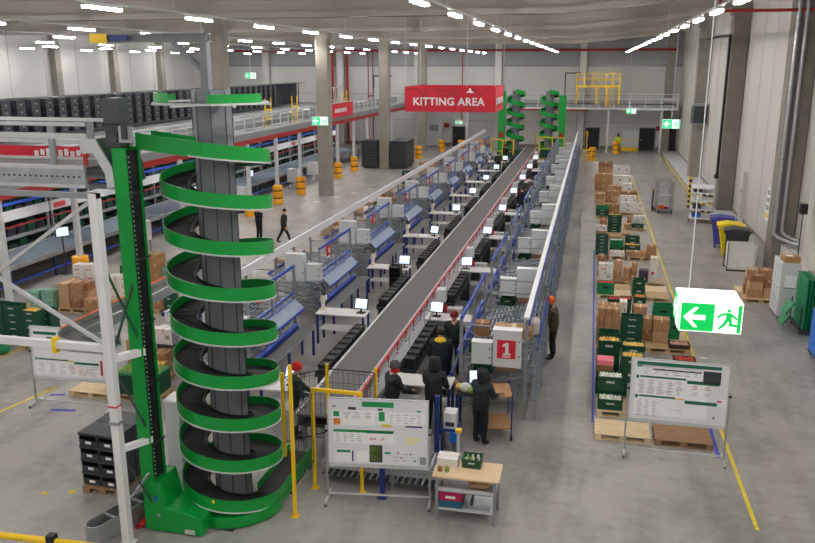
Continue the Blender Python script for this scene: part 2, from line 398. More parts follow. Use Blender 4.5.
b = MB(); b.box(7.5, 7.98, 29.0, 33.3, 0, 1.2, 'wall_r'); single('wall_plinth', b, 'low white boxed ledge on the wall below the pipe ends', 'ledge')
b = MB(); b.cyl((7.04, 48.1, 2.0), (7.04, 48.1, 9.6), .07, 'black'); b.tube([(7.04, 48.1, 9.6), (7.04, 52, 9.7), (7.04, 61.5, 9.75)], .07, 'black'); b.ball((7.04, 48.1, 1.95), .17, 'black')
for z in (3, 6): b.box(7.02, 7.11, 48.05, 48.15, z, z + .05, 'black')
single('cable_pipe', b, 'black vertical cable pipe on the wall column behind the shelf trolley', 'pipe')
b = MB(); b.box(6.9, 7.98, 61.0, 61.9, 3.9, 5.4, 'steel2'); b.box(6.95, 7.9, 60.97, 61, 4.05, 5.25, 'dark'); b.box(6.87, 6.9, 61.1, 61.8, 4.05, 5.25, 'dark')
single('air_heater', b, 'grey wall mounted air heater box high beside the far wall column', 'heater')
r = thing('temperature_probe', 'black box on a thin black pole against the right wall', 'sensor', (7.6, 31.0, 0))
b = MB(); b.box(-.12, .12, -.14, .14, 2.82, 3.18, 'black'); b.build('housing', r)
b = MB(); b.cyl((0, 0, 1.2), (0, 0, 2.82), .02, 'black', 6); b.build('pole', r)
b = MB(); b.box(-.1, .0, .14, .26, 2.86, 3.12, 'steel2'); b.build('plug', r)
r = thing('wall_notice', 'white information strip with printed boxes on the right wall above the bins', 'sign', (7.94, 38.5, 1.2))
b = MB(); b.box(-.01, .03, -.35, .35, 0, 1.5, 'paper'); b.build('sheet', r)
for k in range(4):
    b = MB(); b.box(-.016, -.01, -.25, .25, .12 + k * .35, .36 + k * .35, 'ink_grey' if k else 'ink_yellow'); b.build('printed_box', r)
r = thing('wall_conduit', 'thin grey conduit with switches on the right wall, just left of the pipes', 'conduit', (7.9, 36.6, 0))
b = MB(); b.cyl((0, 0, .3), (0, 0, 10), .035, 'steel2', 8); b.build('pipe', r)
b = MB(); b.box(-.08, .06, -.12, .12, 2.6, 2.85, 'dark'); b.build('switch', r)
r = thing('wall_panel', 'tall narrow grey panel standing flat on the right wall behind the shelf trolley', 'panel', (7.88, 44.6, .05))
b = MB(); b.box(-.08, .12, -.3, .3, 0, 2.6, 'wall_r'); b.build('body', r, bev=.01)
b = MB(); b.box(-.1, -.08, -.05, .05, 1.5, 1.7, 'black'); b.build('lock', r)

# ------------------------------------------------------------------ lamps: rows of batten fittings on a trunking
LZ = 9.2
r = thing('batten_lamp', 'x', 'lamp')
b = MB(); b.box(-.065, .065, -.68, .68, .03, .10, 'white'); b.build('housing', r)
b = MB(); b.box(-.06, .06, -.66, .66, -.02, .03, 'lampon'); b.build('diffuser', r)
LAMP = Proto(r)
ROWS = [(2.65, 3.5, 'row nearest the right wall'), (-3.45, 4.2, 'row above the belt conveyor'), (-10.45, 4.45, 'row left of the belt conveyor'),
        (-17.05, 4.45, 'third row from the right'), (-22.5, 5.2, 'fourth row from the right'), (-28.5, 5.6, 'fifth row from the right'), (-34.5, 6.2, 'sixth row from the right'), (-39.3, 7.0, 'row nearest the left wall')]
for xi, (x, st, nm) in enumerate(ROWS):
    y0 = 16.2 if xi != 0 else 17.0
    k = 0; y = y0 - st * int((y0 + 10) / st); ya = y
    while y < 79:
        LAMP.place((x, y, LZ), 0, '%s lit batten lamp from the camera end, %s' % (ORD[k], nm), 'roof lamps in rows'); y += st; k += 1
    b = MB(); b.box(x - .03, x + .03, ya - .9, 79, LZ + .1, LZ + .15, 'lightgrey')
    for yy in (4.8, 19.3, 33.8, 48.3, 62.8, 77.3): b.box(x - .012, x + .012, yy - .012, yy + .012, LZ + .15, 10.9 if x > 0 else 10.05, 'lightgrey')
    single('lamp_trunking', b, 'thin grey trunking that carries the lamps of the ' + nm, 'trunking')
r = thing('batten_lamp', 'x', 'lamp')
b = MB(); b.box(-.9, .9, -.07, .07, .02, .1, 'white'); b.build('housing', r)
b = MB(); b.box(-.87, .87, -.06, .06, -.03, .02, 'lamplow'); b.build('diffuser', r)
LOW = Proto(r)
for i, x in enumerate((-13.6, -10.8, -8.0, -5.2, -2.2)):
    LOW.place((x, 78.9, 3.98), 0, '%s low batten lamp from the left under the back walkway' % ORD[i], 'lamps under the walkway')

# ------------------------------------------------------------------ exit signs
def exit_icon(b, u, v, x0, z0, s, y, man, bg):
    """running man leaving through a door, drawn from flat shapes on a plane y (u, v unused helpers)"""
    def P(pts, mt, dy=0.0): b.prism([(x0 + px * s, y - dy, z0 + pz * s) for px, pz in pts], (0, .006, 0), mt)
    cx, cz = .50, .84
    P([(cx + .07 * math.cos(t * PI / 6), cz + .07 * math.sin(t * PI / 6)) for t in range(12)], man)
    P([(.42, .74), (.58, .76), (.62, .50), (.50, .42), (.40, .50)], man)                      # trunk
    P([(.44, .75), (.40, .66), (.24, .62), (.12, .50), (.06, .55), (.20, .70)], man)           # rear arm
    P([(.56, .75), (.72, .64), (.84, .52), (.80, .47), (.66, .57), (.56, .62)], man)           # front arm
    P([(.40, .50), (.52, .46), (.40, .24), (.20, .06), (.13, .10), (.30, .30)], man)           # rear leg
    P([(.50, .50), (.62, .52), (.64, .32), (.94, .26), (.94, .18), (.55, .22)], man)           # front leg
def arrow(b, x0, z0, s, y, mt):
    P = [(0, .5), (.5, 1.0), (.68, 1.0), (.36, .62), (1.0, .62), (1.0, .38), (.36, .38), (.68, 0), (.5, 0)]
    b.prism([(x0 + px * s, y, z0 + pz * s) for px, pz in P], (0, .006, 0), mt)
def sign_box(name, label, loc, w, d, h, rod, rz=0, small=True):
    r = thing(name, label, 'exit sign', loc, rz)
    g = 'signgreen2' if small else 'signgreen'
    b = MB(); b.box(-w / 2, w / 2, -d / 2, d / 2, 0, h, 'signwhite'); b.build('light_box', r)
    f = MB(); f.box(-w / 2 + .012, w / 2 - .012, -d / 2 - .006, -d / 2, .012, h - .012, g); f.build('front_panel', r)
    f = MB(); f.box(-w / 2 - .006, -w / 2, -d / 2 + .012, d / 2 - .012, .012, h - .012, g); f.build('side_panel', r)
    m = MB(); m.box(w * .05, w * .42, -d / 2 - .011, -d / 2 - .006, .03 * h, .97 * h, 'signwhite'); m.build('door_pictogram', r)
    m = MB(); exit_icon(m, 0, 0, w * .06, .08 * h, h * .84 if not small else h * .8, -d / 2 - .018, g, 'signwhite'); m.build('running_figure', r)
    m = MB(); arrow(m, -w * .44, .16 * h, h * .68, -d / 2 - .014, 'signwhite'); m.build('arrow', r)
    if not small:
        m = MB()
        P = [(0, .5), (.5, 1.0), (.68, 1.0), (.36, .62), (1.0, .62), (1.0, .38), (.36, .38), (.68, 0), (.5, 0)]
        m.prism([(-w / 2 - .01, d * .36 - px * d * .34, .2 * h + pz * h * .6) for px, pz in P], (-.005, 0, 0), 'signwhite')
        m.box(-w / 2 - .012, -w / 2 - .006, -d * .44, -d * .06, .04 * h, .96 * h, 'signwhite'); m.build('side_pictogram', r)
    if rod:
        m = MB(); m.cyl((-.2 if not small else 0, .06 if not small else 0, h), (-.2 if not small else 0, .06 if not small else 0, rod - loc[2]), .006 if not small else .02, 'white', 8); m.build('hanging_rod', r)
    return r
sign_box('exit_sign', 'large lit green and white exit sign hanging in the foreground, arrow pointing left', (1.33, 8.85, 5.26), .63, .56, .325, HZ, 0, False)
sign_box('exit_sign', 'small lit green exit sign fixed across the concrete column in the open aisle', (-16.5, 47.85, 4.45), 1.0, .12, .5, None)
sign_box('exit_sign', 'small lit exit sign hanging on a rod near the right wall at the far end', (5.7, 63.2, 3.5), 1.25, .2, .65, HZ)
sign_box('exit_sign', 'tiny lit exit sign under the back walkway, above the far right door', (3.42, 78.0, 3.75), .9, .12, .42, 4.4)
sign_box('exit_sign', 'tiny lit exit sign hanging over the dark tote racks at the upper left', (-30.7, 70.0, 6.9), 1.0, .15, .5, HZ)
sign_box('exit_sign', 'tiny exit sign over the black door behind the red banner', (-13.3, 81.7, 2.3), .7, .1, .3, None)

# ------------------------------------------------------------------ banners
r = thing('hanging_banner', 'large red box banner reading KITTING AREA hung over the belt conveyor', 'banner', (-7.0, 40.0, 5.78))
b = MB(); W, D, H = 2.28, 3.6, 1.23
b.box(-W, W, 0, .02, 0, H, 'redb'); b.box(-W, W, D - .02, D, 0, H, 'redb'); b.box(W - .02, W, 0, D, 0, H, 'redb'); b.box(-W, -W + .02, 0, D, 0, H, 'redb')
b.build('fabric', r)
b = MB()
def ring(b, cx, cz, rr, w, y, mt, x0, x1, z0, z1, n=40):
    for i in range(n):
        t0, t1 = 2 * PI * i / n, 2 * PI * (i + 1) / n
        q = [(cx + R * math.cos(t), y, cz + R * math.sin(t)) for R, t in ((rr, t0), (rr, t1), (rr - w, t1), (rr - w, t0))]
        if all(x0 < p[0] < x1 and z0 < p[2] < z1 for p in q): b.prism(q, (0, .004, 0), mt)
for cx, cz, rr in ((-1.9, .55, .62), (-1.9, .55, .85), (-.1, 1.5, .55), (-.1, 1.5, .75), (1.15, -.35, .5), (1.15, -.35, .7), (1.55, 1.25, .4)):
    ring(b, cx, cz, rr, .07, -.006, 'redd', -W, W, 0, H)
b.build('printed_rings', r)
text_mesh('lettering', 'KITTING AREA', .52, 'white', r, (-.06, -.012, .49), (PI / 2, 0, 0), .004, .013)
t = text_mesh('side_lettering', 'KITTING AREA', .44, 'white', r, (W + .012, D / 2, .5), (PI / 2, 0, PI / 2), .004, .012)
b = MB(); b.box(.85, 1.2, -.012, -.006, .94, 1.0, 'white'); b.prism([(.95, -.012, 1.0), (1.1, -.012, 1.0), (1.07, -.012, 1.12), (1.02, -.012, 1.18), (.97, -.012, 1.12)], (0, .005, 0), 'white'); b.build('small_emblem', r)
for x, y in ((-W + .03, .01), (W - .03, .01), (W - .03, D - .01), (-W + .03, D - .01), (.85, .01)):
    b = MB(); b.cyl((x, y, H), (x, y, HZ - 5.78), .014, 'lightgrey', 6); b.build('wire', r)
r = thing('rail_banner', 'small red banner with pale lettering on the walkway railing beyond the concrete column', 'banner', (-17.98, 54.4, 4.45))
b = MB(); b.box(0, .03, 0, 5.4, -.05, .95, 'redb'); b.build('fabric', r)
b = MB()
for k in range(9): b.box(.03, .036, 1.0 + k * .32, 1.22 + k * .32, .3, .58, 'white')
b.build('lettering', r)
r = thing('rail_banner', 'long red banner with pale lettering behind the high grey conveyor at the left edge', 'banner', (-13.0, 12.46, 6.37))
b = MB(); b.box(0, 4.75, 0, .03, 0, .26, 'redb'); b.build('fabric', r)
b = MB()
for k in range(9): b.box(3.35 + k * .12, 3.43 + k * .12, -.006, 0, .07 + .03 * (k % 2), .18 + .02 * (k % 3), 'white')
b.build('lettering', r)
# ------------------------------------------------------------------ green spiral conveyor in the foreground
SX, SY, SR = -6.20, 12.5, .925
r = thing('spiral_conveyor', 'tall green spiral conveyor with grey centre column at the near end of the belt', 'spiral conveyor', (SX, SY, 0))
b = MB(); n = 8; R0 = .325
pts = [(R0 * math.cos(2 * PI * (i + .5) / n), R0 * math.sin(2 * PI * (i + .5) / n), .06) for i in range(n)]
b.prism(pts, (0, 0, 7.56), 'col')
b.build('centre_column', r)
b = MB()
for i in range(n):
    t = 2 * PI * (i + .5) / n; b.beam((R0 * 1.004 * math.cos(t), R0 * 1.004 * math.sin(t), .1), (R0 * 1.004 * math.cos(t), R0 * 1.004 * math.sin(t), 7.6), .014, .014, 'dark', up=(math.cos(t), math.sin(t), 0))
b.build('column_seam', r)
PITCH, Z0, TURN = .783, .38, 8.0
def hz(t): return Z0 + PITCH * t          # t = turns counted from the first pass at the front
def hp(t, rad):                            # clockwise seen from above, front at t = 0
    a = -PI / 2 - 2 * PI * t
    return Vector((rad * math.cos(a), rad * math.sin(a), hz(t)))
def ribbon(b, prof, t0, t1, mt, seg=40, smooth=True):
    """sweep a closed (radius, dz) outline along the helix"""
    N = int((t1 - t0) * seg); k = len(prof); vs = []
    for j in range(N + 1):
        t = t0 + (t1 - t0) * j / N
        for rad, dz in prof:
            p = hp(t, rad); vs.append((p.x, p.y, p.z + dz))
    fs = [(j * k + i, j * k + (i + 1) % k, (j + 1) * k + (i + 1) % k, (j + 1) * k + i) for j in range(N) for i in range(k)]
    b.add(vs, fs, mt, False); b.add(vs[:k], [list(range(k))], mt); b.add(vs[-k:], [list(range(k))[::-1]], mt)
b = MB(); ribbon(b, [(SR - .015, 0), (SR, 0), (SR, .225), (SR - .015, .225)], -.25, TURN, 'green', 48)
b.build('outer_guard', r)
b = MB(); ribbon(b, [(SR - .02, -.025), (SR + .012, -.025), (SR + .012, 0), (SR - .02, 0)], -.25, TURN, 'lightgrey', 48); b.build('guard_edge', r)
b = MB(); ribbon(b, [(.46, .04), (SR - .016, .04), (SR - .016, .07), (.46, .07)], -.25, TURN, 'slat', 48)
for j in range(int((TURN + .25) * 84)):
    t = -.25 + j / 84.0
    p = hp(t, .48); q = hp(t, SR - .03); b.beam((p.x, p.y, p.z + .072), (q.x, q.y, q.z + .072), .012, .02, 'black')
o = b.build('slat_chain', r)
b = MB(); ribbon(b, [(.43, .0), (.45, .0), (.45, .11), (.43, .11)], -.25, TURN, 'black', 40); b.build('inner_guard', r)
b = MB()
for j in range(int(TURN * 4)):
    t = j / 4.0 + .1; p = hp(t, .33); q = hp(t, .49)
    b.beam((p.x, p.y, p.z - .02), (q.x, q.y, q.z - .02), .1, .05, 'dark')
b.build('track_bracket', r)
for j in range(8):
    t = j + .34; p = hp(t, .40); b = MB(); b.box(p.x - .07, p.x + .07, p.y - .06, p.y + .06, p.z + .02, p.z + .15, 'white'); b.build('sensor_block', r)
# straight run in from the belt at the bottom, straight run out to the lift mast on top
zi = hz(-.25)
b = MB(); b.box(SR - .015, SR, 0, 1.75, zi, zi + .225, 'green'); b.box(.42, .435, .1, 1.75, zi, zi + .225, 'green'); b.box(.42, SR, 0, 1.75, zi - .12, zi - .02, 'green')
b.build('infeed_guard', r)
b = MB(); b.box(.436, SR - .016, 0, 1.75, zi + .06, zi + .09, 'slat')
for k in range(22): b.box(.45, SR - .03, .04 + k * .078, .055 + k * .078, zi + .09, zi + .1, 'black')
b.build('infeed_slats', r)
zt = hz(TURN)
b = MB()
b.prism([(0, -SR, zt), (-.9, -SR, zt + .1), (-.9, -SR, zt + .33), (0, -SR, zt + .225)], (0, .015, 0), 'green')
b.prism([(-.1, -.44, zt + .02), (-.9, -.44, zt + .1), (-.9, -.44, zt + .33), (-.1, -.44, zt + .24)], (0, .015, 0), 'green')
b.prism([(0, -SR, zt), (-.9, -SR, zt + .1), (-.9, -SR, zt + .07), (0, -SR, zt - .03)], (0, .58, 0), 'green')
b.prism([(0, -SR + .02, zt + .06), (-.9, -SR + .02, zt + .16), (-.9, -SR + .02, zt + .18), (0, -SR + .02, zt + .08)], (0, .54, 0), 'slat')
b.build('outfeed_trough', r)
b = MB(); n = 48
for i in range(n):
    t0, t1 = 2 * PI * i / n, 2 * PI * (i + 1) / n
    P = [(q * math.cos(t), q * math.sin(t), 7.4) for q, t in ((.89, t0), (.945, t0), (.945, t1), (.89, t1))]
    b.prism(P, (0, 0, .03), 'lightgrey')
for k in range(6):
    t = 2 * PI * k / 6 + .3; b.beam((.33 * math.cos(t), .33 * math.sin(t), 7.39), (.98 * math.cos(t), .98 * math.sin(t), 7.39), .05, .04, 'lightgrey')
b.build('top_ring', r)
for a0, a1, h in ((2.75, 3.75, .10), (3.75, 4.35, .16), (5.1, 6.2, .14)):
    b = MB(); m_ = 14
    for i in range(m_):
        t0, t1 = a0 + (a1 - a0) * i / m_, a0 + (a1 - a0) * (i + 1) / m_
        P = [(q * math.cos(t), q * math.sin(t), 7.431) for q, t in ((.90, t0), (.92, t0), (.92, t1), (.90, t1))]
        b.prism(P, (0, 0, h), 'green')
    b.build('top_guard', r)
b = MB(); n = 40
prof = [(SR + .03, .02), (SR + .03, zi - .03)]
vs = []
for i in range(n + 1):
    a = -PI * .98 + (PI * .98) * i / n
    for rad, z in ((SR + .02, .03), (SR + .02, .24), (.5, .24), (.5, .03)): vs.append((rad * math.cos(a), rad * math.sin(a), z))
fs = [(j * 4 + i, j * 4 + (i + 1) % 4, (j + 1) * 4 + (i + 1) % 4, (j + 1) * 4 + i) for j in range(n) for i in range(4)]
b.add(vs, fs, 'green'); b.build('base_ring', r)
for x, y in ((.3, -.85), (.88, .6), (-.5, -.8), (.88, 1.6)):
    b = MB(); b.box(x - .08, x + .08, y - .08, y + .08, 0, .03, 'dark'); b.cyl((x, y, .03), (x, y, .1), .03, 'steel', 8); b.build('levelling_foot', r)
b = MB(); b.box(.02, .06, -SR - .012, -SR, .52 + .0, .58, 'yellow'); b.build('warning_sticker', r)
# gear base and lift mast (part of the same machine)
b = MB()
P = [(-1.15, -1.22, 0), (-1.15, -1.22, .95), (-.82, -1.22, .95), (-.72, -1.22, .48), (-.05, -1.22, .34), (-.05, -1.22, 0)]
b.prism([(x, y, z + .02) for x, y, z in P], (0, .62, 0), 'green'); b.build('gear_base', r, bev=.015)
b = MB(); b.box(-.38, -.2, -1.24, -1.22, .04, .12, 'lightgrey'); b.build('rating_plate', r)
b = MB(); b.box(-.9, -.84, -1.235, -1.22, .3, .36, 'steel'); b.build('air_valve', r)
b = MB(); b.box(-.92, -.86, -1.24, -1.22, .62, .7, 'blueb'); b.build('blue_valve', r)
b = MB(); b.box(-1.15, -.92, -1.22, -1.18, .97, 6.75, 'green'); b.box(-1.15, -1.12, -1.18, -.78, .5, 6.75, 'green'); b.box(-1.12, -.92, -.82, -.78, .5, 6.75, 'green'); b.build('lift_mast', r)
b = MB(); b.box(-.98, -.95, -1.18, -.82, .9, 6.7, 'black')
for k in range(72): b.box(-.95, -.938, -1.10, -1.08, .98 + k * .079, 1.0 + k * .079, 'lightgrey'); b.box(-.95, -.944, -.93, -.90, .98 + k * .079, 1.02 + k * .079, 'dark')
b.build('lift_chain', r)
for z in (1.6, 2.7, 3.8, 4.9, 6.0):
    b = MB(); b.box(-.95, -.91, -1.2, -.74, z, z + .03, 'dark'); b.build('mast_tie', r)
b = MB(); b.box(-1.24, -1.0, -1.22, -.9, 6.75, 7.12, 'dark'); b.box(-1.25, -.99, -1.23, -.89, 7.12, 7.52, 'slate'); b.cyl((-1.08, -1.22, 6.9), (-1.08, -1.27, 6.9), .07, 'slate', 12); b.build('drive_motor', r, bev=.02)
b = MB(); b.box(-.95, -.75, -1.3, -1.22, 6.85, 7.1, 'steel'); b.box(-.88, -.8, -1.34, -1.3, 6.9, 7.14, 'dark'); b.build('sensor_bracket', r)
# hanging beam of the lift on top of the column
r2 = thing('jib_crane', 'grey jib beam with a yellow plate, standing on top of the spiral column', 'crane', (SX, SY, 7.62))
b = MB(); b.box(-.13, .0, -.07, .07, 0, .9, 'col'); b.build('post', r2)
b = MB(); b.box(-2.1, .04, -.08, .08, .76, .78, 'col'); b.box(-2.1, .04, -.08, .08, .88, .9, 'col'); b.box(-2.1, .04, -.012, .012, .78, .88, 'col'); b.build('beam', r2)
b = MB(); b.beam((-.62, 0, .76), (-.1, 0, .3), .09, .06, 'col'); b.build('brace', r2)
b = MB(); b.box(-2.1, -1.78, -.1, -.08, .75, .9, 'yellow'); b.build('load_plate', r2)
b = MB(); b.box(-1.74, -1.4, -.1, -.08, .79, .87, 'blued'); b.build('maker_plate', r2)
r2 = thing('control_cabinet', 'tall narrow light grey cabinet standing between the lift mast and the spiral', 'cabinet', (-7.4, 12.75, 0))
b = MB(); b.box(-.16, .16, -.2, .2, .0, 1.9, 'offwhite'); b.build('body', r2, bev=.012)
b = MB(); b.box(-.14, .14, -.215, -.2, .08, 1.84, 'offwhite'); b.build('door', r2)
b = MB(); b.box(-.18, .18, -.22, .22, 1.9, 1.93, 'white'); b.build('top_plate', r2)

# ------------------------------------------------------------------ conveyor coming in from the left at the top, and its frame
r = thing('upper_conveyor', 'high grey belt conveyor feeding the top of the lift mast from the left edge', 'conveyor', (-7.5, 11.3, 6.1))
for y in (0, 1.05):
    b = MB(); b.box(-6.5, -.38, y, y + .05, 0, .36, 'steel'); b.box(-6.5, -.38, y - .03, y, .3, .36, 'lightgrey'); b.box(-6.5, -.38, y - .03, y, 0, .05, 'lightgrey')
    for k in range(60): b.box(-6.4 + k * .1, -6.36 + k * .1, y - .004, y, .16, .19, 'dark')
    b.build('side_frame', r)
b = MB(); b.box(-6.5, -.38, .05, 1.05, .28, .32, 'belt'); b.build('belt', r)
for z, h, y in ((.78, .09, -.03), (.98, .06, -.03), (.60, .07, 1.0), (.98, .06, 1.0)):
    b = MB(); b.box(-6.5, -.28, y, y + .03, z, z + h, 'lightgrey'); b.build('guard_rail', r)
for x in (-.92, -3.2, -5.4):
    for y in (-.02, 1.03):
        b = MB(); b.box(x - .05, x + .05, y, y + .05, .3, 1.04, 'steel2'); b.build('rail_post', r)
b = MB(); b.prism([(-.42, .0, .78), (-.14, .0, .78), (.12, .0, .34), (.14, .0, .04), (-.0, .0, .0), (-.02, .0, .24), (-.2, .0, .56), (-.42, .0, .56)], (0, .06, 0), 'lightgrey'); b.build('chute_side', r)
b = MB(); b.prism([(-.14, .02, .78), (.12, .02, .34), (.14, .02, .04), (.09, .02, .04), (.07, .02, .3), (-.17, .02, .72)], (0, .9, 0), 'greend'); b.build('chute_lining', r)
b = MB(); b.box(-.36, -.3, -.03, 0, .36, .55, 'redd'); b.build('stop_block', r)
r = thing('support_frame', 'white steel post and cross beam frame holding the high conveyor at the left', 'frame', (-7.44, 10.85, 0))
b = MB(); b.box(-.07, .07, -.07, .07, 0, 6.1, 'white'); b.box(-.12, .12, -.12, .12, 0, .02, 'white'); b.build('post', r)
b = MB(); b.box(-6.5, .03, -.04, .06, 3.5, 3.62, 'white'); b.build('beam', r)
b = MB(); b.beam((0, .05, 3.36), (.30, .52, 3.36), .1, .12, 'white'); b.build('beam', r)
b = MB(); b.beam((0, .05, 1.75), (.30, .52, 1.75), .1, .1, 'white'); b.build('beam', r)
b = MB(); b.box(-6.5, .07, -.06, .06, 6.02, 6.1, 'steel2'); b.box(-6.5, .07, .9, 1.0, 6.02, 6.1, 'steel2'); b.build('top_rail', r)
for p, q, m_ in (((.02, .06, 4.9), (.28, .5, 3.45), 'greend'), ((.28, .5, 4.7), (.02, .06, 3.45), 'greend'), ((.02, .06, 3.2), (.28, .5, 1.85), 'dark'), ((.02, .06, .75), (.28, .5, 1.2), 'steel2'), ((.28, .5, .4), (.02, .06, 1.65), 'dark')):
    b = MB(); b.beam(p, q, .04, .03, m_); b.build('diagonal_brace', r)
for p, q in (((-.05, .0, 3.62), (-4.4, .0, 6.02)), ((-.05, .03, 6.0), (-3.6, .03, 3.62))):
    b = MB(); b.beam(p, q, .06, .05, 'lightgrey'); b.build('diagonal_brace', r)
b = MB(); b.box(-.09, .09, -.09, .09, 2.25, 2.3, 'steel'); b.build('clamp', r)
b = MB(); b.box(-.075, .075, -.075, .075, 2.55, 2.58, 'ink_red'); b.build('red_tape', r)
b = MB(); b.box(-1.02, -.96, -.06, .08, 3.42, 3.68, 'yellow'); b.build('yellow_strap', r)
# elevated curve conveyor running away from the frame
r = thing('curve_conveyor', 'grey curved conveyor with orange edge behind the white cross beam at left', 'conveyor', (-8.55, 11.2, 3.45))
def strip(b, path, off0, off1, z0, z1, mt):
    L = []
    for i, p in enumerate(path):
        a = Vector(path[max(0, i - 1)]); c = Vector(path[min(len(path) - 1, i + 1)]); d = (c - a).normalized(); nrm = Vector((d.y, -d.x))
        L.append((Vector(p) + nrm * off0, Vector(p) + nrm * off1))
    vs = []
    for u, v in L: vs += [(u.x, u.y, z0), (v.x, v.y, z0), (v.x, v.y, z1), (u.x, u.y, z1)]
    fs = [(j * 4 + i, j * 4 + (i + 1) % 4, (j + 1) * 4 + (i + 1) % 4, (j + 1) * 4 + i) for j in range(len(L) - 1) for i in range(4)] + [(3, 2, 1, 0)] + [tuple(len(vs) - 4 + i for i in range(4))]
    b.add(vs, fs, mt)
path = [(.95, .0)] + [(.35 - .38 * math.sin(t), .38 - .38 * math.cos(t)) for t in [PI / 2 * k / 8 for k in range(9)]] + [(-.03, 5.6)]
b = MB(); strip(b, path, -.2, .2, 0, .05, 'belt'); b.build('belt', r)
b = MB(); strip(b, path, .2, .23, -.05, .14, 'steel'); b.build('side_guard', r)
b = MB(); strip(b, path, -.23, -.2, -.05, .14, 'steel'); b.build('side_guard', r)
b = MB(); b.box(-.27, -.232, .3, 5.6, -.03, .15, 'orange'); b.build('edge_strip', r)
for y in (5.3,):
    b = MB(); b.box(-.08, .02, y - .04, y + .04, -3.45, 0, 'steel2'); b.build('leg', r)

# ------------------------------------------------------------------ walkway on the left with its posts, red edge and railing
MX = -18.2
r = thing('walkway', 'long raised walkway deck with red edge beam running down the left aisle', 'walkway', (MX, 12, 0))
b = MB(); b.box(-22.5, 0, 0, 66.3, 4.12, 4.45, 'steel2'); b.build('deck', r)
b = MB(); b.box(-.12, .06, 0, 66.3, 3.86, 4.12, 'redd'); b.build('edge_beam', r)
b = MB()
for k in range(16): b.box(-22, -.12, 2 + 4 * k - .07, 2 + 4 * k + .07, 3.9, 4.12, 'redd')
b.build('cross_beam', r)
for z, h, w in ((5.38, .05, .05), (4.98, .04, .04), (4.46, .12, .02)):
    b = MB(); b.box(-.05, -.05 + w, 0, 66.3, z, z + h, 'lightgrey'); b.build('rail', r)
b = MB(); b.box(-.05, .0, 0, 1, 4.45, 5.38, 'white')
for k in range(52):
    b = MB(); y = .1 + 1.29 * k; b.box(-.06, .0, y - .03, y + .03, 4.45, 5.4, 'lightgrey'); b.build('rail_post', r)
b = MB(); b.box(-1.2, -.7, 0, 66, 4.6, 5.1, 'steel2'); b.box(-1.22, -.68, 0, 66, 4.95, 5.02, 'steel'); b.build('walkway_conveyor', r)
YS = [14.0, 18.0, 21.7, 25.6, 29.5, 33.0, 36.4, 40.4, 44.45, 48.4, 52.3, 56.25, 60.4, 64.4, 68.4, 72.4]
r = thing('walkway_post', 'x', 'post'); b = MB(); b.box(-.09, .09, -.09, .09, .0, 3.9, 'lightgrey'); b.box(-.16, .16, -.16, .16, 0, .02, 'lightgrey'); b.build('post', r)
POST = Proto(r)
r = thing('column_guard', 'x', 'bollard')
b = MB(); pr = [(.30, .0), (.30, .34), (.285, .36), (.285, .40), (.30, .42), (.30, .78), (.285, .8), (.285, .84), (.30, .86), (.30, 1.1), (.26, 1.14), (.17, 1.14)]
b.lathe(pr, 'amber', 16); b.build('shell', r)
for z in (.38, .82):
    b = MB(); b.lathe([(.296, z - .035), (.296, z + .035)], 'black', 16); b.build('strap', r)
GUARD = Proto(r)
for i, y in enumerate(YS):
    x = MX + .1 if y > 31 else MX - .2
    POST.place((x - .0, y, 0), 0, '%s grey walkway post from the camera end of the left aisle' % ORD[i], 'posts under the walkway')
    if 3 <= i <= 12 and i not in (5, 10): GUARD.place((x, y, 0), 0, 'amber padded guard round the %s walkway post from the camera end' % ORD[i], 'padded guards on the walkway posts')
for x, y, lab in ((-15.0, 70.0, 'amber padded guard standing right of the dark tray stacks'), (-14.1, 76.5, 'amber padded guard near the back wall under the red banner'), (-12.2, 76.5, 'amber padded guard by the black door behind the banner'), (.1, 72.0, 'amber padded guard at the far end of the mesh sided right line'), (2.25, 78.2, 'amber padded guard in front of the person in the yellow vest'), (-10.4, 76.8, 'amber padded guard left of the far green lifts')):
    GUARD.place((x, y, 0), 0, lab, 'padded guards on the walkway posts')
for i, (x, y) in enumerate(((-25.5, 20), (-25.5, 28), (-25.5, 36), (-25.5, 44), (-25.5, 52), (-25.5, 60), (-33, 24), (-33, 36), (-33, 48), (-33, 60))):
    POST.place((x, y, 0), 0, '%s grey post standing deep under the walkway' % ORD[i], 'posts deep under the walkway')
# dark tote stacks on the walkway
b = MB(); w, d, h = .5, .62, .36
b.box(-w / 2, w / 2, -d / 2, d / 2, 0, h - .03, 'tote'); b.box(-w / 2 - .02, w / 2 + .02, -d / 2 - .02, d / 2 + .02, h - .07, h - .01, 'tote')
b.box(w / 2, w / 2 + .012, -.16, .16, .08, .20, 'slate'); b.box(w / 2 + .012, w / 2 + .016, -.06, .06, .1, .16, 'ink_grey'); b.box(w / 2 + .01, w / 2 + .015, -.1, .1, .24, .28, 'black')
pt = Proto(tag(b.build('storage_tote'), 'x', 'tote'))
TIER = ['bottom', 'second', 'third', 'fourth', 'top']
for k in range(44):
    for q in range(5):
        pt.place((-27.6, 22.0 + k * 1.06 + .03 * math.sin(k), 4.6 + .36 * q), 0, 'dark grey tote, %s tier, %s stack from the camera end of the walkway' % (TIER[q], ORD[k]), 'dark totes stacked on the walkway')
b = MB(); b.box(-.4, .4, 0, 46.6, 0, .1, 'dark'); 
r = thing('tote_rack', 'long dark rack carrying the tote stacks on the walkway', 'rack', (-28.6, 21.4, 4.45))
b = MB(); b.box(.2, 1.45, 0, 47, .06, .15, 'slate'); b.build('shelf', r)
b = MB(); b.box(-.5, -.45, 0, 56, 0, 1.9, 'goods_dark'); b.box(-.5, .5, 0, 56, 1.9, 1.96, 'slate'); b.build('back_panel', r)
for k in range(28):
    b = MB(); b.box(.42, .5, k * 2.0, k * 2.0 + .06, 0, 1.9, 'slate'); b.build('upright', r)
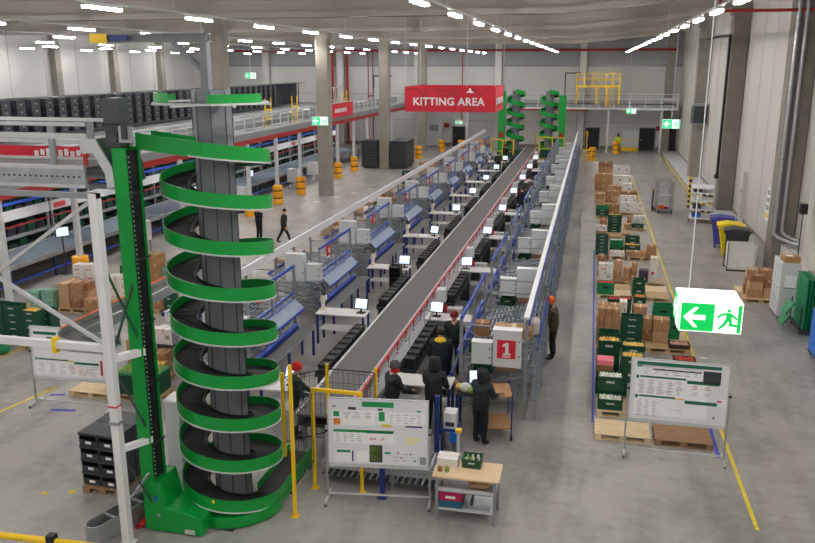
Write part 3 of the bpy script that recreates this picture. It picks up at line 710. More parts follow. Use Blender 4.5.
# gantries and details on the walkway
for i, (y, lab) in enumerate(((45.2, 'yellow gate frame standing on the walkway left of the concrete column'), (49.6, 'yellow gate frame on the walkway just behind the concrete column'), (60.6, 'yellow gate frame on the walkway right of the small red banner'))):
    r = thing('gate_frame', lab, 'gate', (MX - .6, y, 4.45))
    for dy in (-.45, .45):
        b = MB(); b.box(-.03, .03, dy - .03, dy + .03, 0, 1.7, 'yellow'); b.build('post', r)
    b = MB(); b.box(-.04, .04, -.4, .4, 1.0, 1.08, 'yellow'); b.box(-.04, .04, -.4, .4, .5, .58, 'yellow'); b.build('gate_bar', r)
r = thing('mesh_cage', 'pale mesh cage on the walkway above the small red banner', 'cage', (MX - 1.2, 56, 4.45))
b = MB()
for k in range(13): b.box(0, .03, k * .5, k * .5 + .05, 0, 2.0, 'lightgrey')
for z in (.2, 1.0, 1.95): b.box(0, .03, 0, 6.05, z, z + .05, 'lightgrey')
b.build('mesh_panel', r)
b = MB(); b.box(-.4, -.1, 1.2, 3.4, 0, 1.6, 'ink_yellow'); b.build('yellow_machine', r)

# pick lines under the walkway
r = thing('roller_conveyor', 'x', 'conveyor')
for x in (-.98, .95):
    b = MB(); b.box(x, x + .05, 0, 5.6, .78, .95, 'steel'); b.build('side_frame', r)
b = MB(); b.box(-.93, .95, 0, 5.6, .8, .82, 'dark')
for k in range(46): b.cyl((-.93, .06 + k * .121, .86), (.95, .06 + k * .121, .86), .045, 'roller', 6, caps=False)
b.build('roller_bed', r)
for y in (.3, 2.8, 5.3):
    for x in (-.95, .97):
        b = MB(); b.box(x - .03, x + .03, y - .03, y + .03, 0, .8, 'blued'); b.build('leg', r)
b = MB(); b.box(1.01, 1.06, 0, 5.6, .28, .36, 'blue'); b.build('kick_rail', r)
RC = Proto(r)
for k in range(10): RC.place((-21.3, 12.5 + k * 5.7, 0), 0, 'grey blue roller conveyor section under the walkway edge, %s from the camera end' % ORD[k], 'roller conveyor sections under the walkway')
r = thing('pick_rack', 'x', 'rack')
for y in (0.1, 2.8, 5.5):
    for x in (0, -1.5):
        b = MB(); b.box(x - .04, x + .04, y - .04, y + .04, 0, 3.2, 'steel2'); b.build('upright', r)
for z, mt_ in ((.5, 'steel'), (1.25, 'steel'), (2.1, 'steel')):
    b = MB(); b.box(-1.5, -.04, .05, 5.55, z, z + .05, mt_); b.box(-.05, .0, .05, 5.55, z - .02, z + .12, 'white' if z > 1.5 else 'steel2'); b.build('shelf', r)
b = MB(); b.box(.0, .05, 0, 5.6, 2.62, 2.74, 'blue'); b.build('light_rail', r)
b = MB(); b.box(.0, .05, 0, 5.6, 2.0, 2.42, 'lightgrey'); b.box(.05, .055, .2, 1.0, 2.08, 2.3, 'ink_red'); b.build('label_panel', r)
b = MB(); b.box(.05, .09, 0, 5.6, 1.74, 1.80, 'redd'); b.build('red_strip', r)
b = MB()
for k in range(9):
    for z in (.55, 1.3, 2.15): b.box(-1.3, -.15, .2 + k * .6, .65 + k * .6, z, z + .36 + .1 * ((k * 7 + int(z * 10)) % 3), ('goods_dark', 'tote', 'greend')[(k + int(z * 10)) % 3])
b.build('stored_goods', r)['kind'] = 'stuff'
PK = Proto(r)
for k in range(10): PK.place((-22.5, 12.5 + k * 5.7, 0), 0, 'dark pick rack with blue rail under the walkway, %s from the camera end' % ORD[k], 'pick racks under the walkway')
b = MB(); b.box(-.4, .05, -.5, .5, 1.02, 1.04, 'steel2'); b = MB()
r = thing('monitor', 'x', 'monitor')
b = MB(); b.cyl((0, 0, .0), (0, 0, 1.7), .03, 'dark', 8); b.box(-.2, .2, -.2, .2, 0, .02, 'dark'); b.build('stand', r)
b = MB(); b.box(-.03, .03, -.26, .26, 1.5, 1.9, 'black'); b.build('bezel', r)
b = MB(); b.box(.03, .035, -.23, .23, 1.53, 1.87, 'screen'); b.build('screen', r)
pm = Proto(r)
for i, y in enumerate((27.0, 38.2, 45.0)): pm.place((-20.1, y, 0), -.6, 'small lit monitor by the roller conveyor under the walkway, %s from the camera end' % ORD[i], 'monitors under the walkway')
b = MB(); b.box(-.35, .35, -.3, .3, .5, 1.35, 'offwhite'); b.box(-.3, -.25, -.25, -.2, 0, .5, 'steel2'); b.box(.25, .3, -.25, -.2, 0, .5, 'steel2'); b.box(-.3, -.25, .2, .25, 0, .5, 'steel2'); b.box(.25, .3, .2, .25, 0, .5, 'steel2')
for i, (x, y) in enumerate(((-17.2, 31.3), (-19.3, 41.8), (-19.3, 50.3), (-19.3, 54.2))):
    if i == 0: wc_ = Proto(tag(b.build('floor_cabinet'), 'x', 'cabinet'))
    wc_.place((x if i else -19.3, y, 0), 0, 'pale grey box cabinet on legs beside the roller conveyor, %s from the camera end' % ORD[i], 'cabinets beside the roller conveyor')

for k in range(10):  # fill lamps added to brighten the dark pick lines below the deck
    LAMP.place((-20.6, 14.6 + 6.0 * k, 3.79), 0, '%s added fill lamp from the camera end under the left walkway' % ORD[k], 'added fill lamps under the left walkway')
# ------------------------------------------------------------------ main belt conveyor
BX0, BX1, BY0, BY1 = -5.70, -4.72, 14.45, 73.5
r = thing('belt_conveyor', 'long dark grey belt conveyor running down the middle of the kitting area', 'conveyor', (0, 0, 0))
b = MB(); b.box(BX0 + .03, BX1 - .03, BY0, BY1, .95, 1.0, 'belt'); b.build('belt', r)
b = MB(); b.box(BX0 - .03, BX0 + .03, BY0, BY1, .72, 1.03, 'lightgrey'); b.build('side_frame', r)
b = MB(); b.box(BX1 - .03, BX1 + .03, BY0, BY1, .72, 1.03, 'lightgrey'); b.build('side_frame', r)
b = MB(); b.box(BX0 + .03, BX1 - .03, BY0, BY1, .74, .8, 'dark'); b.build('under_pan', r)
k = 0; y = BY0 + .4
while y < BY1:
    b = MB()
    for x in (BX0 + .04, BX1 - .04): b.box(x - .03, x + .03, y - .03, y + .03, 0, .74, 'steel2')
    b.box(BX0 + .04, BX1 - .04, y - .02, y + .02, .3, .34, 'steel2'); b.build('leg_frame', r); y += 3.0
r = thing('guard_rail', 'long red pipe rail on brackets along the right edge of the belt conveyor', 'rail', (BX1 + .2, BY0, 0))
b = MB(); b.cyl((0, .1, 1.24), (0, BY1 - BY0 - 4.2, 1.24), .028, 'red', 8); b.build('pipe', r)
y = .4
while y < BY1 - BY0 - 4.3:
    b = MB(); b.box(-.012, .012, y - .015, y + .015, .9, 1.24, 'red'); b.box(-.015, .03, y - .04, y + .04, 1.15, 1.20, 'red'); b.build('bracket', r); y += .95
r = thing('side_tray', 'pale grey tray with cable clips along the belt under the red pipe rail', 'tray', (BX1 + .04, BY0, 0))
b = MB(); b.box(0, .42, 0, BY1 - BY0 - 4, .86, .9, 'steel2'); b.box(.40, .42, 0, BY1 - BY0 - 4, .9, 1.0, 'steel'); b.build('tray', r)
y = .7
while y < BY1 - BY0 - 4.2:
    b = MB(); b.cyl((.40, y, 0), (.40, y, 1.35), .018, 'lightgrey', 6); b.build('pole', r); y += 1.9
b = MB(); b.cyl((.40, .7, 1.35), (.40, BY1 - BY0 - 5, 1.35), .014, 'steel2', 6); b.build('thin_rail', r)

# ------------------------------------------------------------------ cover rails on top of the lines
r = thing('cover_rail', 'long white cover panel on posts along the outer top of the left flow racks', 'cover rail', (-9.1, 15.5, 0))
b = MB(); b.box(-.04, .04, 0, 54.5, 2.42, 2.66, 'white'); b.build('panel', r)
b = MB(); b.box(-.12, -.05, 0, 54.5, 2.55, 2.63, 'blued'); b.build('blue_tube', r)
r = thing('cover_rail', 'long white cover rail along the outer top of the right flow racks', 'cover rail', (-1.2, 17.2, 0))
b = MB(); b.box(-.06, .06, 0, 53.5, 2.5, 2.56, 'white'); b.box(-.06, -.03, 0, 53.5, 2.42, 2.5, 'white'); b.build('panel', r)
b = MB(); b.box(.05, .09, 0, 53.5, 2.36, 2.5, 'blue'); b.build('blue_tube', r)

# ------------------------------------------------------------------ flow racks (right hand version is built, left one mirrored in x by its own builder)
def deck(b, x0, z0, x1, z1, y0, y1, nroll):
    b.prism([(x0, y0, z0), (x1, y0, z1), (x1, y0, z1 - .05), (x0, y0, z0 - .05)], (0, .04, 0), 'steel2')
    b.prism([(x0, y1 - .04, z0), (x1, y1 - .04, z1), (x1, y1 - .04, z1 - .05), (x0, y1 - .04, z0 - .05)], (0, .04, 0), 'steel2')
    for i in range(nroll):
        t = (i + .5) / nroll; x = x0 + (x1 - x0) * t; z = z0 + (z1 - z0) * t
        b.box(x - .022, x + .022, y0 + .04, y1 - .04, z - .02, z + .005, 'roller')
    for k in range(1, 8):
        y = y0 + (y1 - y0) * k / 8; b.prism([(x0, y, z0 + .0), (x1, y, z1 + .0), (x1, y, z1 + .045), (x0, y, z0 + .045)], (0, .02, 0), 'steel')
def make_flow_rack(s, L, panel):
    """s = +1: loading side at +x; pick face at x = 0; s = -1 mirrored"""
    r = thing('flow_rack', 'x', 'flow rack')
    for y in (0.03, L / 2, L - .03):
        b = MB(); b.box(-.035, .035, y - .035, y + .035, 0, 2.36, 'steel2'); b.build('post', r)
        b = MB(); x = s * 1.5; b.box(x - .035, x + .035, y - .035, y + .035, 0, 2.42 if s > 0 else 2.35, 'steel2'); b.build('post', r)
        if s > 0:
            b = MB(); b.box(1.74, 1.79, y - .025, y + .025, 0, 1.85, 'steel2'); b.build('post', r)
    for z0, z1, nr in (((1.28, 1.72, 16), (.72, 1.1, 16), (.28, .5, 12)) if s > 0 else ((1.2, 1.42, 16), (.72, .95, 16), (.28, .45, 12))):
        b = MB(); deck(b, s * .0, z0, s * 1.76, z1, .08, L - .08, nr); b.build('roller_deck', r)
    b = MB(); b.box(-.03, .03, 0, L, 2.33, 2.41, 'blue'); b.build('top_rail', r)
    b = MB(); b.box(-.06, -.01, .05, L - .05, 1.28, 1.38, 'blue'); b.build('pick_rail', r)
    b = MB(); b.box(s * 1.5 - .03, s * 1.5 + .03, 0, L, 2.1, 2.14, 'steel2'); b.build('back_rail', r)
    for y in (.03, L - .03):
        for z in (2.2, 1.85, 1.42):
            b = MB(); b.box(min(0, s * 1.5), max(0, s * 1.5), y - .015, y + .015, z, z + .03, 'steel2'); b.build('cross_bar', r)
    b = MB(); b.beam((s * .03, .0, 2.2), (s * 1.47, .0, 1.2), .02, .02, 'steel2'); b.build('diagonal_brace', r)
    b = MB(); b.beam((s * .03, .0, .15), (s * 1.47, .0, 1.0), .02, .02, 'steel2'); b.build('diagonal_brace', r)
    b = MB(); b.box(s * 1.76 - .02, s * 1.76 + .02, 0, L, 1.72 if s > 0 else 1.42, 1.80 if s > 0 else 1.5, 'blue'); b.build('load_rail', r)
    if panel:
        b = MB(); b.prism([(.02, .1, 1.38), (.05, .1, 1.38), (.32, .1, 1.15), (.29, .1, 1.15)], (0, L - .2, 0), 'glass'); b.build('label_panel', r)
        b = MB(); b.box(-.02, .03, .1, L - .1, 1.56, 1.62, 'blue'); b.box(.29, .34, .1, L - .1, 1.10, 1.16, 'blue'); b.build('panel_edge', r)
        b = MB(); b.box(-.02, .035, .75, 1.05, 1.98, 2.3, 'redb'); b.build('station_sign', r)
        b = MB(); b.box(.035, .04, .84, .96, 2.06, 2.22, 'white'); b.build('sign_number', r)
    else:
        b = MB(); b.prism([(-.08, .1, 1.52), (-.03, .1, 1.52), (-.20, .1, .95), (-.25, .1, .95)], (0, L - .3, 0), 'roller'); b.build('label_panel', r)
        b = MB(); b.box(-.1, -.03, 0, L, 1.5, 1.58, 'blue'); b.box(-.28, -.2, .1, L - .1, .9, .98, 'blue'); b.build('panel_edge', r)
        b = MB()
        for k in range(int(L / .3)):
            b.box(1.79, 1.80, .05 + k * .3, .06 + k * .3, .3, 1.75, 'roller')
        for z in (.4, .62, .84, 1.06, 1.28, 1.5, 1.7): b.box(1.79, 1.80, 0, L, z, z + .012, 'roller')
        b.build('mesh_side', r)
    return Proto(r)
FR = make_flow_rack(1, 4.2, False); FL = make_flow_rack(-1, 3.4, True)
def make_cabinet(w, h, d=.24):
    r = thing('electric_cabinet', 'x', 'cabinet')
    b = MB(); b.box(0, w, 0, d, 0, h, 'offwhite'); b.build('body', r, bev=.008)
    b = MB(); b.box(.015, w - .015, -.014, 0, .015, h - .015, 'offwhite'); dr = b.build('door', r)
    b = MB(); b.box(w - .06, w - .03, -.024, -.014, h * .3, h * .3 + .04, 'dark'); b.box(w - .06, w - .03, -.024, -.014, h * .7, h * .7 + .04, 'dark'); b.build('lock', dr)
    b = MB(); b.box(-.005, w + .005, -.02, d + .005, h, h + .012, 'white'); b.build('top_plate', r)
    return Proto(r)
CB = make_cabinet(.64, .88); CS = make_cabinet(.46, .52)
r = thing('worktable', 'x', 'table')
b = MB(); b.box(0, 1.5, 0, .68, .91, .95, 'tabletop'); b.build('tabletop', r, bev=.006)
for x in (.05, 1.45):
    for y in (.06, .62):
        b = MB(); b.box(x - .03, x + .03, y - .03, y + .03, 0, .91, 'blued'); b.build('leg', r)
b = MB(); b.box(.08, 1.42, .1, .6, .42, .45, 'tabletop'); b.build('lower_shelf', r)
b = MB(); b.box(.02, 1.48, .59, .62, .84, .9, 'steel2'); b.build('apron', r)
WT = Proto(r)
r = thing('monitor', 'x', 'monitor')
b = MB(); b.box(-.12, .12, -.09, .09, 0, .02, 'black'); b.cyl((0, 0, .02), (0, .02, .22), .025, 'black', 8); b.build('stand', r)
b = MB(); R = Matrix.Rotation(-.35, 3, 'X'); b.box(-.2, .2, -.02, .025, .12, .44, 'black', R, (0, 0, .16)); bz = b.build('bezel', r)
b = MB(); b.box(-.18, .18, -.026, -.02, .14, .42, 'screen', R, (0, 0, .16)); b.build('screen', bz)
MO = Proto(r)
r = thing('pack_conveyor', 'x', 'conveyor')
b = MB(); b.box(0, .42, 0, 4.0, .78, .82, 'steel2'); b.box(.03, .39, .0, 4.0, .82, .83, 'belt'); b.build('bed', r)
b = MB(); b.cyl((-.06, .2, .93), (-.06, 3.75, .93), .06, 'blue', 10); b.build('blue_bar', r)
b = MB(); b.box(-.10, .02, .2, 3.75, .80, .87, 'blued'); b.build('bar_carrier', r)
for y in (.12, 2.0, 3.88):
    for x in (.04, .38):
        b = MB(); b.box(x - .03, x + .03, y - .03, y + .03, 0, .78, 'blued'); b.build('leg', r)
PC = Proto(r)
r = thing('tool_arm', 'x', 'tool')
b = MB(); b.lathe([(.09, 0), (.09, .05), (.06, .08), (.06, .2), (.08, .24), (.08, .34), (.05, .4)], 'beige', 12); b.build('body', r)
b = MB(); b.box(-.05, .12, -.05, .05, .3, .44, 'beige'); b.build('head', r)
b = MB(); b.tube([(0, 0, .42), (-.05, .02, .58), (-.18, .06, .64), (-.3, .1, .56)], .022, 'black', 6); b.tube([(.05, 0, .44), (.02, .06, .66), (-.08, .12, .78)], .022, 'black', 6); b.build('cable', r)
TA = Proto(r)
r = thing('tote', 'x', 'tote')
def open_box(b, x0, x1, y0, y1, z0, z1, t, mt):
    b.box(x0, x1, y0, y1, z0, z0 + t, mt); b.box(x0, x0 + t, y0, y1, z0 + t, z1, mt); b.box(x1 - t, x1, y0, y1, z0 + t, z1, mt); b.box(x0 + t, x1 - t, y0, y0 + t, z0 + t, z1, mt); b.box(x0 + t, x1 - t, y1 - t, y1, z0 + t, z1, mt)
b = MB(); open_box(b, -.13, .13, -.17, .17, 0, .26, .015, 'black'); sh_ = b.build('shell', r)
b = MB(); open_box(b, -.145, .145, -.185, .185, .22, .25, .02, 'black'); b.build('rim', sh_)
BT = Proto(r)
r = thing('tote_lane', 'x', 'lane')
b = MB(); b.box(-.17, .17, 0, 3.4, .80, .84, 'dark'); b.box(-.19, -.17, 0, 3.4, .78, .92, 'black'); b.box(.17, .19, 0, 3.4, .78, .92, 'black'); b.build('bed', r)
for y in (.1, 3.3):
    b = MB(); b.box(-.16, .16, y - .03, y + .03, 0, .8, 'dark'); b.build('leg', r)
TL = Proto(r)
r = thing('printer_stand', 'x', 'printer')
b = MB(); b.box(-.14, .14, -.16, .16, 1.18, 1.58, 'offwhite'); b.build('printer', r, bev=.02)
b = MB(); b.box(-.03, .03, -.03, .03, 0, 1.18, 'steel2'); b.box(-.2, .2, -.2, .2, 0, .03, 'steel2'); b.build('post', r)
b = MB(); b.box(-.05, .2, -.17, -.14, .9, 1.12, 'red'); b.build('red_switch', r)
b = MB(); b.box(.18, .62, -.05, .22, .78, .98, 'lightgrey'); b.box(-.03, .2, 0, .05, .84, .9, 'steel2'); b.build('side_box', r)
PS = Proto(r)
P_ = 5.65
for k in range(-1, 8):
    U = 21.3 + P_ * k; o = ORD[k + 1]
    FL.place((-8.25, U + 2.2, 0), 0, '%s flow rack from the spiral on the left line, with a red station sign' % o, 'flow racks of the left line')
    CB.place((-9.3, U + 1.9, 1.35), 0, 'larger pale cabinet on the near end of the %s left flow rack from the spiral' % o, 'large cabinets of the left line')
    CS.place((-8.56, U + 1.82, 1.42), 0, 'smaller pale cabinet on the near end of the %s left flow rack from the spiral' % o, 'small cabinets of the left line')
    b = MB()
    PC.place((-7.78, U + .85, 0), 0, 'grey packing conveyor with a blue bar at the %s left flow rack from the spiral' % o, 'packing conveyors of the left line')
    WT.place((-7.66, U, 0), 0, '%s white worktable with blue legs left of the belt, counted from the spiral' % o, 'worktables of the left line')
    MO.place((-6.35, U + .35, .95), .25 * math.sin(k * 2.3) - .1, 'lit monitor on the %s worktable left of the belt, from the spiral' % o, 'monitors of the left line')
    TA.place((-7.55, U + .42, .95), .3 * k, 'beige tool arm with black cables on the %s left worktable from the spiral' % o, 'tool arms of the left line')
    TL.place((-5.95, U + 1.3, 0), 0, '%s dark tote lane along the left side of the belt, from the spiral' % o, 'tote lanes')
    for q in range(8):
        BT.place((-5.95, U + 1.52 + q * .41, .84), 0, '%s black tote in the %s lane left of the belt' % (ORD[q], o), 'black totes in the lanes')
Q_ = 5.75
for k in range(0, 9):
    V = 17.4 + Q_ * k; o = ORD[k]
    FR.place((-2.70, V, 0), 0, '%s flow rack from the near end on the right line, wire sided' % o, 'flow racks of the right line')
    c = CB.place((-1.93, V - .28, 1.36), 0, 'larger pale cabinet on the near end of the %s right flow rack' % o, 'large cabinets of the right line')
    if k == 0:
        c['label'] = 'pale cabinet with a red number 1 sign at the near end of the right line'; front_cab = c
    CS.place((-2.41, V - .30, 1.40), 0, 'smaller pale cabinet on the near end of the %s right flow rack' % o, 'small cabinets of the right line')
for k in range(-1, 8):
    V = 17.4 + Q_ * k; o = ORD[k + 1]
    WT.place((-4.42, V + 4.1, 0) if k >= 0 else (-4.3, 16.62, 0), 0, '%s white worktable right of the belt, counted from the near end' % o, 'worktables of the right line')
    if k >= 0:
        MO.place((-4.12, V + 4.42, .95), -.15 + .2 * math.sin(k * 1.7), 'lit monitor on the %s worktable right of the belt' % o, 'monitors of the right line')
        PS.place((-4.12, V + 5.2, 0), 0, 'pale printer with red switch on a post behind the %s worktable right of the belt' % o, 'printers of the right line')
    if k < 0: continue
    TL.place((-4.05, V + .35, 0), 0, '%s dark tote lane along the right side of the belt, from the near end' % o, 'tote lanes')
    for q in range(7):
        BT.place((-4.05, V + .62 + q * .45, .84), 0, '%s black tote in the %s lane right of the belt' % (ORD[q], o), 'black totes in the lanes')
MO.place((-2.2, 16.72, .95), .2, 'lit monitor in front of the hooded worker at the near end of the right line', 'monitors of the right line')
# number sign on the first cabinet
b = MB(); b.box(.10, .52, -.020, -.014, .22, .66, 'redb'); b.build('number_sign', front_cab)
b = MB(); b.prism([(.29, -.024, .34), (.36, -.024, .34), (.36, -.024, .60), (.31, -.024, .60), (.23, -.024, .555), (.23, -.024, .50), (.29, -.024, .525)], (0, .004, 0), 'white'); b.box(.24, .41, -.024, -.02, .31, .35, 'white'); b.build('sign_digit', front_cab)
b = MB(); b.box(.22, .41, -.023, -.02, .255, .285, 'white'); b.build('sign_caption', front_cab)
# parts of the pick end: dark table with goods in front of the first rack
r = thing('scan_table', 'dark small table with a monitor in front of the first right flow rack', 'table', (-2.65, 16.35, 0))
b = MB(); b.box(0, .62, 0, .55, .90, .95, 'dark'); b.build('tabletop', r)
for x in (.04, .58):
    for y in (.04, .51):
        b = MB(); b.box(x - .03, x + .03, y - .03, y + .03, 0, .9, 'blued'); b.build('leg', r)
r = thing('picking_cart', 'blue framed picking cart with two wooden shelves beside the hooded worker', 'cart', (-1.72, 16.55, 0), .2)
for z in (.28, 1.02):
    b = MB(); b.box(-.28, .28, -.38, .38, z, z + .03, 'carton'); b.build('shelf', r)
for x in (-.28, .28):
    for y in (-.38, .38):
        b = MB(); b.cyl((x, y, .12), (x, y, 1.1), .016, 'blued', 8); b.build('upright', r)
        b = MB(); b.cyl((x - .02, y, .07), (x + .02, y, .07), .07, 'black', 12); b.box(x - .02, x + .02, y - .02, y + .02, .1, .14, 'dark'); b.build('wheel', r)

r = thing('tray_tower', 'black tower of document trays beside the third worktable left of the belt', 'trays', (-6.5, 26.55, 0))
b = MB(); b.box(-.2, .2, -.16, .16, 0, .06, 'black'); b.box(-.2, -.17, -.16, .16, .06, 1.2, 'black'); b.box(.17, .2, -.16, .16, .06, 1.2, 'black'); b.box(-.17, .17, .13, .16, .06, 1.2, 'black'); b.build('frame', r)
for k in range(6):
    b = MB(); b.box(-.17, .17, -.2, .13, .18 + k * .19, .21 + k * .19, 'black'); b.build('tray', r)
# ------------------------------------------------------------------ fence, roller table, boards, bench in the foreground
r = thing('safety_fence', 'yellow safety fence with gate frame and black mesh around the foot of the spiral', 'fence', (0, 0, 0))
for (x, y, h) in ((-4.92, 12.3, 2.95), (-4.9, 13.34, 2.1), (-3.95, 13.36, 2.1), (-5.03, 14.6, 2.1), (-4.0, 14.6, 2.1), (-5.75, 13.95, 2.1)):
    b = MB(); b.box(x - .028, x + .028, y - .028, y + .028, 0, h, 'yellow'); b.box(x - .07, x + .07, y - .07, y + .07, 0, .015, 'yellow'); b.build('post', r)
b = MB(); b.box(-4.87, -3.98, 13.32, 13.38, 2.04, 2.1, 'yellow'); b.build('gate_header', r)
def mesh_panel(b, p, q, z0, z1, step=.11):
    p = Vector(p); q = Vector(q); L = (q - p).length; n = max(2, int(L / step))
    for i in range(n + 1):
        c = p.lerp(q, i / n); b.box(c.x - .003, c.x + .003, c.y - .003, c.y + .003, z0, z1, 'black')
    for i in range(int((z1 - z0) / step) // 2 + 1):
        z = z0 + i * step * 2; b.beam((p.x, p.y, z), (q.x, q.y, z), .006, .006, 'black')
    for z in (z0, z1): b.beam((p.x, p.y, z), (q.x, q.y, z), .02, .02, 'black')
for p, q in (((-5.03, 14.6, 0), (-4.0, 14.6, 0)), ((-5.71, 13.95, 0), (-5.07, 14.56, 0)), ((-3.95, 13.4, 0), (-4.0, 14.56, 0)), ((-4.92, 12.34, 0), (-4.9, 13.3, 0))):
    b = MB(); mesh_panel(b, p, q, 1.05 if q[1] == 14.6 else .6, 2.0); b.build('mesh_panel', r)
r = thing('roller_table', 'low galvanised roller conveyor standing behind the front whiteboard', 'conveyor', (-4.85, 13.56, 0))
b = MB(); b.box(0, 2.9, 0, .04, .34, .52, 'steel'); 
for k in range(28): b.cyl((.08 + k * .1, -.003, .43), (.08 + k * .1, 0, .43), .015, 'dark', 6)
b.build('side_frame', r)
b = MB(); b.box(0, 2.9, .72, .76, .34, .52, 'steel'); b.build('side_frame', r)
b = MB()
for k in range(28): b.cyl((.06 + k * .1, .04, .48), (.06 + k * .1, .72, .48), .03, 'steel', 8, caps=False)
b.build('roller_bed', r)
b = MB(); b.box(0, 2.9, .08, .7, .16, .18, 'dark')
for k in range(22): b.box(.06 + k * .13, .10 + k * .13, .0, .72, .18, .2, 'steel')
b.build('lower_slats', r)
for x in (.1, 1.45, 2.8):
    b = MB(); b.box(x - .03, x + .03, .0, .05, 0, .36, 'steel2'); b.box(x - .03, x + .03, .71, .76, 0, .36, 'steel2'); b.build('leg', r)
for (x, y, h, lab) in ((-3.53, 13.3, .95, 'short dark blue post under the front whiteboard'), (-2.84, 15.2, 1.36, 'tall dark blue post at the end of the roller table beside the white printer')):
    b = MB(); b.box(-.045, .045, -.045, .045, 0, h, 'blued'); b.box(-.09, .09, -.09, .09, 0, .015, 'blued'); single('floor_post', b, lab, 'post', (x, y, 0))
b = MB(); b.box(-.03, .03, -.03, .03, 0, 1.0, 'lightgrey'); b.box(-.06, .06, -.06, .06, .98, 1.04, 'ink_yellow'); single('marker_post', b, 'thin pale post with a yellow top behind the beech workbench', 'post', (-2.25, 14.4, 0))
r = thing('label_printer', 'white label printer on a small blue stand near the tall blue post', 'printer', (-2.6, 15.55, 0))
b = MB(); b.box(-.13, .13, -.16, .16, .55, .9, 'white'); b.box(-.1, .1, -.17, -.16, .6, .7, 'dark'); b.build('printer', r, bev=.02)
b = MB(); b.box(-.2, .2, -.2, .2, .5, .55, 'blued'); b.build('shelf', r)
for x in (-.17, .17):
    b = MB(); b.box(x - .02, x + .02, -.18, .18, 0, .5, 'blued'); b.build('leg', r)
b = MB(); b.box(.02, .24, -.3, -.2, .3, .5, 'blueb'); b.build('tray', r)

def whiteboard(label, loc, w, z0, z1, tilt, rz, content):
    r = thing('whiteboard', label, 'whiteboard', loc, rz)
    R = Matrix.Rotation(tilt, 3, 'X')
    zm = (z0 + z1) / 2
    b = MB(); b.box(-w / 2, w / 2, -.012, .012, z0, z1, 'board', R, (0, 0, zm)); b.build('panel', r)
    b = MB()
    for (x0, x1, y0, y1) in ((-w / 2, w / 2, z0 - .02, z0), (-w / 2, w / 2, z1, z1 + .02)): b.box(x0, x1, -.018, .018, y0, y1, 'lightgrey', R, (0, 0, zm))
    for x in (-w / 2 - .02, w / 2): b.box(x, x + .02, -.018, .018, z0 - .02, z1 + .02, 'lightgrey', R, (0, 0, zm))
    b.build('frame', r)
    b = MB(); b.box(-w / 2, w / 2, -.09, -.012, z0 - .05, z0 - .035, 'lightgrey'); b.build('pen_tray', r)
    for x in (-w / 2 - .05, w / 2 + .05):
        b = MB(); b.box(x - .018, x + .018, -.018, .018, .07, zm + .1, 'steel'); b.cyl((x - .035, 0, zm), (x + .035, 0, zm), .03, 'black', 10); b.build('upright', r)
        b = MB(); b.box(x - .02, x + .02, -.28, .28, .05, .09, 'lightgrey'); ft = b.build('foot', r)
        for y in (-.26, .26):
            b = MB(); b.cyl((x - .015, y, .028), (x + .015, y, .028), .028, 'black', 10); b.box(x - .012, x + .012, y - .012, y + .012, .03, .06, 'dark'); b.build('castor', ft)
    b = MB(); b.box(-w / 2 - .04, w / 2 + .04, -.015, .015, .13, .16, 'lightgrey'); b.build('cross_bar', r)
    H = z1 - z0
    for (nm, u0, u1, v0, v1, mt) in content:      # u from left, v from top, fractions
        b = MB(); b.box(-w / 2 + u0 * w, -w / 2 + u1 * w, -.0145 - (.001 if mt not in ('paper', 'board') else 0), -.012, z1 - v1 * H, z1 - v0 * H, mt, R, (0, 0, zm)); b.build(nm, r)
    return r, R, zm
def scribble(r, R, zm, w, z0, z1, blocks):
    """hand-written table entries: short grey strokes laid out in columns"""
    H = z1 - z0; b = MB(); rnd = random.Random(3)
    for (u0, u1, v0, v1, nx, ny, mt) in blocks:
        for i in range(nx):
            for j in range(ny):
                u = u0 + (u1 - u0) * (i + .5) / nx + rnd.uniform(-.01, .01); v = v0 + (v1 - v0) * (j + .5) / ny
                L = rnd.uniform(.25, .75) * (u1 - u0) / nx / 2; t = .004
                b.box(-w / 2 + (u - L) * w, -w / 2 + (u + L) * w, -.0165, -.0155, z1 - (v + t) * H, z1 - (v - t) * H, mt, R, (0, 0, zm))
    b.build('handwriting', r)['kind'] = 'stuff'
C = [('paper_sheet', .04, .80, .04, .92, 'paper'), ('printed_bar', .05, .92, .03, .085, 'ink_green'), ('printed_bar', .05, .92, .085, .11, 'paper'), ('printed_bar', .05, .11, .095, .12, 'ink_green'), ('printed_bar', .22, .72, .135, .16, 'ink_dark'),
     ('printed_bar', .05, .08, .26, .315, 'ink_green'), ('printed_bar', .09, .57, .265, .295, 'ink_green'), ('printed_bar', .58, .91, .29, .345, 'ink_green'),
     ('printed_bar', .05, .08, .59, .645, 'ink_green'), ('printed_bar', .09, .47, .59, .62, 'ink_green'), ('printed_bar', .47, .56, .60, .625, 'ink_yellow'), ('printed_bar', .57, .90, .625, .68, 'ink_green'),
     ('note_frame', .74, .92, .115, .32, 'ink_dark'), ('note_sheet', .75, .91, .135, .305, 'board'), ('red_magnet', .905, .945, .58, .61, 'ink_red'), ('black_magnet', .87, .89, .86, .89, 'ink_dark'), ('white_eraser', .92, .99, .56, .68, 'paper')]
r, R, zm = whiteboard('wheeled whiteboard with green printed bars in front of the empty pallets on the right', (2.03, 16.2, 0), 1.9, .84, 2.13, -.06, -.015, C)
scribble(r, R, zm, 1.9, .84, 2.13, [(.06, .55, .33, .56, 5, 9, 'ink_grey'), (.06, .30, .66, .95, 3, 9, 'ink_grey'), (.60, .86, .36, .44, 2, 3, 'ink_red'), (.60, .86, .47, .54, 2, 2, 'ink_grey'), (.1, .72, .12, .24, 6, 3, 'ink_grey'), (.42, .56, .66, .95, 6, 1, 'ink_grey')])
